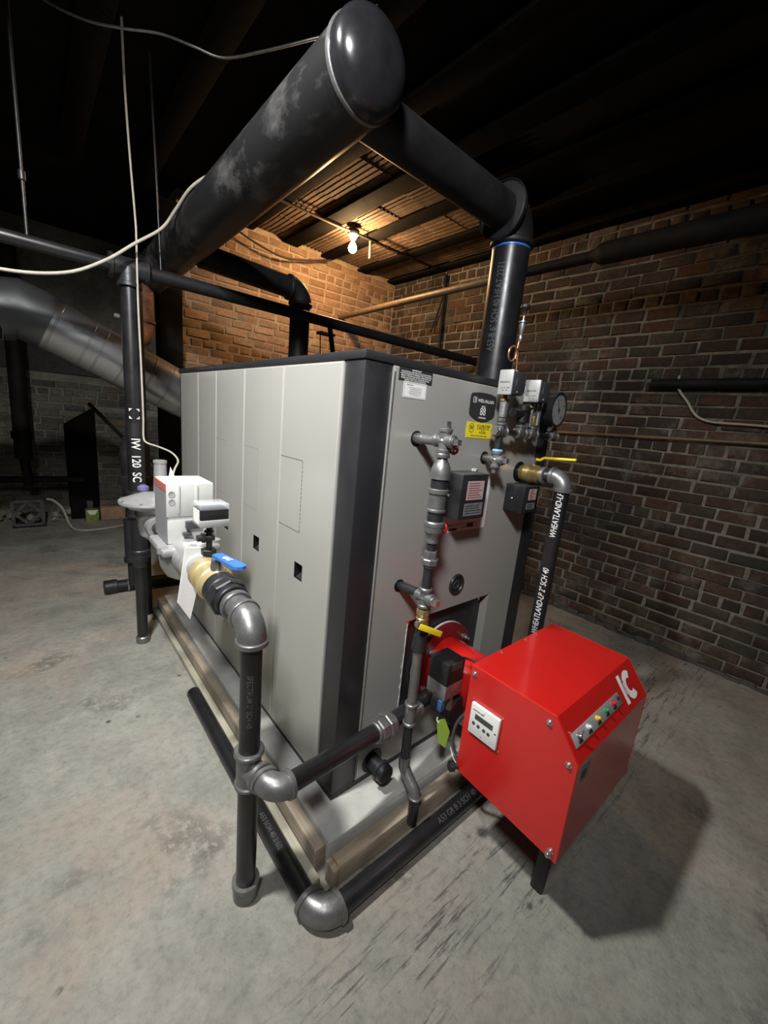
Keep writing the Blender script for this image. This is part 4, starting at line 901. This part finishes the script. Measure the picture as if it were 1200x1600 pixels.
r2 = thing('steam_riser', 'black elbowed riser at the back of the boiler in front of the orange brick', 'pipe', (.77, 1.83, 1.715))
b = B(); b.cyl((.77, 1.83, 1.70), (.77, 1.83, 2.27), .0700, n=32); part('pipe', b, 'black_pipe_matte', r2)
b = B(); b.tube(arc((.77, 1.83, 2.354), -Z_, -X_, .090, 12), .078, 28); b.band((.77, 1.83, 2.262), Z_, .022, .083, .004); b.band((.678, 1.83, 2.354), X_, .022, .083, .004); part('elbow', b, 'black_pipe_matte', r2)
b = B(); b.cyl((.69, 1.83, 2.354), (.09, 1.83, 2.375), .0700, n=32); part('branch_pipe', b, 'black_pipe_matte', r2)

# ================================================================ FLUE DUCT
fd = thing('flue_duct', 'shiny galvanised round flue duct sloping up left behind the boiler', 'duct', (-.3, 2.38, 1.3))
D0 = Vector((.50, 2.38, 1.395)); D1 = Vector((-.635, 2.38, 1.905)); dd = (D1-D0).normalized(); RD = .160
b = B(); L = (D1-D0).length; prof = [(0,0),(0,RD)]
k = 0.
b.lathe(D0, dd, [(0,0),(0,RD),(L,RD),(L,0)], 48); part('sloping_section', b, 'galvanised', fd)
for t in (.42, .54, .66, .82, .96, 1.03, 1.20):
    b = B(); b.lathe(D0+dd*t, dd, [(-.006,RD-.001),(-.003,RD+.003),(.003,RD+.003),(.006,RD-.001)], 48); part('seam_bead', b, 'galvanised', fd)
b = B(); D2 = Vector((-.84, 2.38, 1.925)); b.tube([D1-dd*.02, D1+dd*.05, D1+Vector((-.12,0,.045)), D2+Vector((.02,0,.01)), D2-X_*.02], [RD+.002, RD+.004, RD+.006, RD+.006, RD+.004], 40); part('gored_elbow', b, 'zinc_shaded', fd)
b = B(); b.cyl(D2, (-3.1, 2.38, 1.885), RD-.004, n=40); part('level_section', b, 'soot_pipe', fd)
b = B(); b.box((-.365+.06, 2.205, 1.99), (-.335+.06, 2.23, 2.01)); part('joint_screw', b, 'zinc_bolt', fd)

# ================================================================ SMALLER PIPES AND CABLES
dp_ = thing('drip_pot', 'black domed drip fitting on an upright pipe behind the gas riser', 'pipe fitting', (-.245, 2.06, .3))
b = B(); b.lathe((-.245, 2.06, .70), Z_, [(0,0),(0,.055),(.10,.060),(.22,.078),(.27,.098),(.31,.098),(.32,.084),(.50,.084),(.56,.066),(.60,.036),(.61,0)], 28); part('pot', b, 'soot_pipe', dp_)
b = B(); b.cyl((-.290, 2.06, .72), (-.290, 2.06, .42), .038); b.band((-.290,2.06,.44), Z_, .03, .045); b.cyl((-.290,2.06,.43), (-.290,2.06,.26), .024); part('lower_pipe', b, 'black_pipe_matte', dp_)
b = B(); b.cyl((-.20, 2.10, .0), (-.20, 2.10, 2.3), .034); part('upright_pipe', b, 'soot_pipe', dp_)
b = B(); b.cyl((-.375, 2.57, .052), (.35, 2.53, .052), .045); q = solo('capped_floor_pipe', b, 'black_pipe_matte', 'short black pipe on the floor with end cap behind the riser foot', 'pipe')
b = B(); b.band((-.36, 2.57, .055), X_, .09, .054, .006); part('end_cap', b, 'dark_fitting', q)
for xx, ww, rr_ in ((-.245,.012,.049), (-.13,.02,.058)):
    b = B(); b.band((xx, 2.562+(-.245-xx)*-.05, .052), X_, ww, rr_); part('coupling_ring', b, 'steel_band', q)
b = B(); b.cyl((-.06, 2.65, 2.05), (-.06, 2.65, 2.32), .07); b.tube([(-.06,2.65,2.08),(-.06,2.64,2.0),(-.08,2.60,1.95),(-.14,2.56,1.92)], .065, 20); b.band((-.06,2.65,2.06), Z_, .02, .08); solo('rusty_pipe_elbow', b, 'rust', 'rust-brown pipe with elbow just behind the riser tee', 'pipe')
b = B(); b.box((.14, 3.10, 0), (.33, 3.24, 3.1), .01); solo('dark_upright_post', b, 'soot_steel', 'soot-black upright post at the left end of the orange brick wall', 'post')
b = B(); b.cyl((.78, 2.17, .02), (-.35, 3.4, 1.42), .016); solo('sloping_rod', b, 'soot_pipe', 'thin black sloping rod between the riser and the boiler back', 'rod')
b = B(); b.cyl((2.05, YB+.01, 2.627), (2.05, 1.02, 2.66), .030); twc = thing('high_wall_pipe', 'tan pipe with its shaded length coloured black, running high past the boiler from the orange brick wall', 'pipe', (2.05, 1.0, 2.6)); part('tan_length', b, 'conduit_tan', twc)
b = B(); b.cyl((2.05, 1.04, 2.66), (2.05, .36, 2.665), .031); b.band((2.05, 1.02, 2.66), Y_, .05, .037); part('shaded_length', b, 'soot_pipe', twc)  # same pipe out of the bulb's light, shade put into a black colour
b = B(); b.lathe((2.05, .42, 2.665), -Y_, [(0,0),(0,.036),(.03,.04),(.07,.062),(.10,.064),(1.8,.064),(1.8,0)], 24); part('dark_large_length', b, 'soot_pipe', twc)  # wider length in the same black colour
b = B(); b.cyl((2.785, .95, 1.563), (2.785, -1.5, 1.63), .012); solo('thin_wall_pipe', b, 'conduit_tan', 'thin level pipe fixed along the right brick wall', 'pipe')
b = B(); b.cyl((2.775, .14, 1.972), (2.775, -1.5, 1.972), .034); solo('black_wall_pipe', b, 'soot_pipe', 'thick black level pipe on the right brick wall', 'pipe')
b = B(); b.tube([(2.79,-.02,2.03), (2.785,-.03,1.95), (2.79,-.10,1.86), (2.79,-.22,1.735), (2.79,-.5,1.715), (2.79,-1.2,1.70)], .008, 8, sm=6); solo('wall_cable', b, 'cable_white', 'thin dusty cable sagging down the right brick wall', 'cable')
b = B(); b.cyl((2.79, 2.36, 3.12), (2.79, 2.34, 2.30), .016); b.tube([(2.79,2.36,2.95), (2.79,2.42,2.75), (2.79,2.50,2.55)], .008, 8); solo('drop_conduit', b, 'soot_pipe', 'black conduit dropping down the right wall near the orange corner', 'conduit')
b = B(); b.cyl((2.78, -1.4, 2.90), (2.78, .55, 2.955), .05); b.cyl((2.78, .55, 2.955), (2.78, 2.1, 2.96), .028); solo('sooty_wall_pipe', b, 'soot_pipe', 'sooty dark pipe high along the right brick wall', 'pipe')
# lamp
la = thing('bare_bulb_lamp', 'glowing bare light bulb in a ceiling socket', 'lamp', (1.60, 2.44, 2.97))
b = B(); b.lathe((1.60, 2.44, 3.168), -Z_, [(0,0),(0,.05),(.012,.055),(.022,.052),(.022,0)], 24); part('ceiling_box', b, 'soot_steel', la)
b = B(); b.lathe((1.60, 2.44, 3.148), -Z_, [(0,0),(0,.042),(.02,.044),(.045,.030),(.055,.024),(.055,0)], 24); part('porcelain_socket', b, 'white_plastic', la)
b = B(); b.lathe((1.60, 2.44, 3.094), -Z_, [(0,0),(0,.013),(.02,.014),(.035,.022),(.058,.036),(.080,.038),(.100,.030),(.112,.014),(.116,0)], 24); part('glass_bulb', b, 'bulb_glow', la, smooth=80)
b = B(); b.tube([(.70,2.46,3.15), (1.0,2.455,3.148), (1.40,2.445,3.145), (1.56,2.44,3.150)], .011, 10); solo('ceiling_conduit', b, 'conduit_tan', 'conduit running along the ceiling from the header to the bulb', 'conduit')
b = B(); b.cyl((1.64,2.44,3.15), (2.62,2.40,3.148), .011); b.band((2.0,2.425,3.149), X_, .03, .016); solo('ceiling_conduit', b, 'soot_pipe', 'black conduit running from the bulb towards the right wall corner', 'conduit')
b = B(); b.obox((1.80, 2.44, 3.07), X_, Y_, Vector((-.05,0,1)), (.007,.012,.075), .002); solo('hanging_strap', b, 'conduit_tan', 'short pale strap hanging from the ceiling right of the bulb', 'strap')
b = B(); b.tube([(.55,3.16,3.15), (.79,3.14,3.08), (1.0,3.13,3.02), (1.25,3.12,2.985), (1.5,3.12,3.03), (1.80,3.12,3.12)], .009, 8, sm=6); solo('sagging_cable', b, 'cable_black', 'black cable sagging across the top of the orange brick wall', 'cable')
b = B(); b.box((1.60, 2.90, 2.335), (1.78, 3.0, 2.36), .004); b.tube([(1.62,2.95,2.34), (1.63,2.95,2.2), (1.66,2.96,1.9)], .006, 8); solo('wall_bracket', b, 'soot_steel', 'small black bracket with wire beside the back riser', 'bracket')
b = B(); b.cyl((.962,1.73,2.15), (1.08,1.76,1.718), .018); solo('pipe_prop', b, 'soot_pipe', 'short dark prop from boiler top to the overhead gas pipe', 'prop')
# white cables on the left
b = B(); b.tube([(-.31,1.60,3.17), (-.300,1.64,2.95), (-.288,1.655,2.70), (-.272,1.657,2.40), (-.270,1.657,2.30), (-.272,1.658,2.0), (-.268,1.658,1.7), (-.266,1.658,1.42), (-.268,1.658,1.30), (-.255,1.64,1.27), (-.21,1.60,1.255), (-.165,1.50,1.235), (-.150,1.42,1.20), (-.19,1.33,1.165), (-.215,1.28,1.12), (-.225,1.24,1.05)], .0050, 8, sm=6); solo('white_cable', b, 'cable_white', 'white cable dropping down the gas riser to the regulator', 'cable')
b = B(); b.tube([(-1.4,1.55,2.06), (-1.1,1.56,2.005), (-.803,1.57,1.995), (-.58,1.58,2.045), (-.42,1.59,2.145), (-.29,1.60,2.262), (-.17,1.58,2.365), (-.122,1.50,2.445), (-.085,1.36,2.515), (-.02,1.22,2.552), (.06,1.10,2.545), (.115,1.02,2.49)], .0075, 8, sm=6); solo('white_cable', b, 'cable_white', 'thick cream cable drooping from the left edge onto the header', 'cable')
b = B(); b.tube([(-.66,1.64,3.17), (-.60,1.58,3.06), (-.468,1.47,3.0), (-.35,1.37,2.985), (-.227,1.281,2.99), (-.12,1.2,2.965), (-.014,1.143,2.955), (.10,1.0,2.97), (.22,.855,3.0), (.35,.75,3.06), (.45,.70,3.17)], .005, 8, sm=6); solo('ceiling_cable', b, 'steel_wire', 'thin grey cable drooping under the dark ceiling above the header', 'cable')
b = B(); b.tube([(-.175,1.72,3.17), (-.163,1.71,2.75), (-.150,1.70,2.20)], .005, 8); solo('hanger_rod', b, 'dark_fitting', 'thin hanger rod dropping from the ceiling behind the white cable', 'rod')
b = B(); b.cyl((-.70, 1.71, 2.155), (-.70, 1.71, 3.20), .007); b.band((-.70,1.71,2.43), Z_, .04, .014); solo('hanger_rod', b, 'dark_fitting', 'short hanger rod holding the overhead pipe near the left edge', 'rod')
# ================================================================ FAR LEFT CORNER: pipes and rubbish
b = B(); b.cyl((-.80, 4.9, 2.9), (-.82, 4.9, .75), .075); b.band((-.82,4.9,1.0), Z_, .08, .09); b.cyl((-.82,4.9,.8), (-.80,4.9,.45), .045); solo('sooty_stack_pipe', b, 'soot_pipe', 'sooty upright pipe against the far left wall', 'pipe')
b = B(); b.cyl((-1.7, 4.95, .52), (-.30, 4.95, .50), .038); solo('low_wall_pipe', b, 'soot_pipe', 'low level pipe along the foot of the far left wall', 'pipe')
gb = thing('openwork_block', 'dark square block with diamond openwork leaning by the far left wall', 'block', (-.83, 4.85, 0))
G0 = Vector((-.83, 4.85, .145)); gu_, gv_, gw_ = X_, Vector((0,.25,1)).normalized(), Vector((0,-1,.25)).normalized()
b = B()
for s in (-1,1):
    b.obox(G0+gu_*s*.125, gu_, gv_, gw_, (.016,.14,.06)); b.obox(G0+gv_*s*.128, gu_, gv_, gw_, (.14,.014,.06))
part('block_frame', b, 'cast_block', gb)
b = B()
for s in (-1,1):
    for t in (-1,1):
        c = G0+gu_*s*.058+gv_*t*.058; b.obox(c, (gu_*s-gv_*t).normalized(), (gu_*s+gv_*t).normalized(), gw_, (.078,.014,.05))
part('diamond_web', b, 'cast_block', gb)
b = B(); b.box((-.165, 4.86, .0), (.10, 5.0, .165), .02); solo('tan_stone_block', b, 'stone_tan', 'tan stone block on the floor at the foot of the brick pier', 'block')
cb = thing('small_carton', 'small open carton with green and white print beside the tan block', 'carton', (-.25, 4.88, 0))
b = B(); b.box((-.315, 4.82, .0), (-.185, 4.93, .15), .004); part('carton_body', b, 'carton_green', cb)
b = B(); b.prism([(-.305,.145), (-.195,.145), (-.225,.09), (-.275,.09)], (0, 4.818, 0), X_, Z_, -Y_*.002); part('white_print', b, 'white_paint', cb)
b = B(); b.box((-.29, 4.90, .15), (-.23, 4.96, .24), .006); part('flap', b, 'cast_block', cb)
b = B(); b.tube([(-.66,4.85,.30), (-.60,4.82,.28), (-.53,4.75,.20), (-.49,4.62,.06), (-.45,4.50,.018), (-.36,4.42,.014), (-.25,4.42,.014), (-.10,4.46,.014), (.1,4.55,.014), (.3,4.6,.014)], .013, 10, sm=6); solo('floor_hose', b, 'cable_white', 'grey hose curving along the floor by the far rubbish', 'hose')
for i in range(14):
    cx = -1.35+random.random()*.55 if i < 9 else -.60+random.random()*.28; cy = 4.95+random.random()*.3; s = random.uniform(.035, .09)
    b = B(); bm = bmesh.new(); bmesh.ops.create_icosphere(bm, subdivisions=1, radius=s)
    for q in bm.verts: q.co = Vector((q.co.x*random.uniform(.8,1.4), q.co.y*random.uniform(.7,1.2), q.co.z*random.uniform(.6,1.0)))
    zc = -min(q.co.z for q in bm.verts)+ (0 if i % 3 else s*1.2)
    if i < 9 and i % 3 == 0: zc = -min(q.co.z for q in bm.verts)
    bm.verts.index_update(); b.v = [q.co+Vector((cx, cy, zc)) for q in bm.verts]; b.f = [tuple(q.index for q in f.verts) for f in bm.faces]; bm.free()
    zmin = min(q.z for q in b.v); b.v = [q-Z_*zmin for q in b.v]
    solo('rubble_stone', b, 'rubble', 'loose rubble stone at the foot of the far left wall', 'stone', 'rubble by the far wall', smooth=0)
# green tag on the burner gas line
gt = solo('green_tag', B().prism([(-.02,.055), (.012,.062), (.040,.0), (.030,-.070), (-.004,-.040)], (.335, -.205, .395), Vector((.9,-.43,0)), Z_, Vector((.001,.0015,0))), 'green_tag', 'bright green paper tag hanging below the burner gas inlet', 'tag', smooth=0)
b = B(); b.tube([(.325,-.19,.46), (.318,-.195,.452), (.322,-.203,.445)], .0016, 6); part('tie', b, 'white_paint', gt)
b = B(); b.tube([(.382,-.228,.325), (.36,-.26,.318), (.33,-.30,.335), (.302,-.325,.345)], .0014, 6, sm=4); part('white_string', b, 'white_paint', gt)
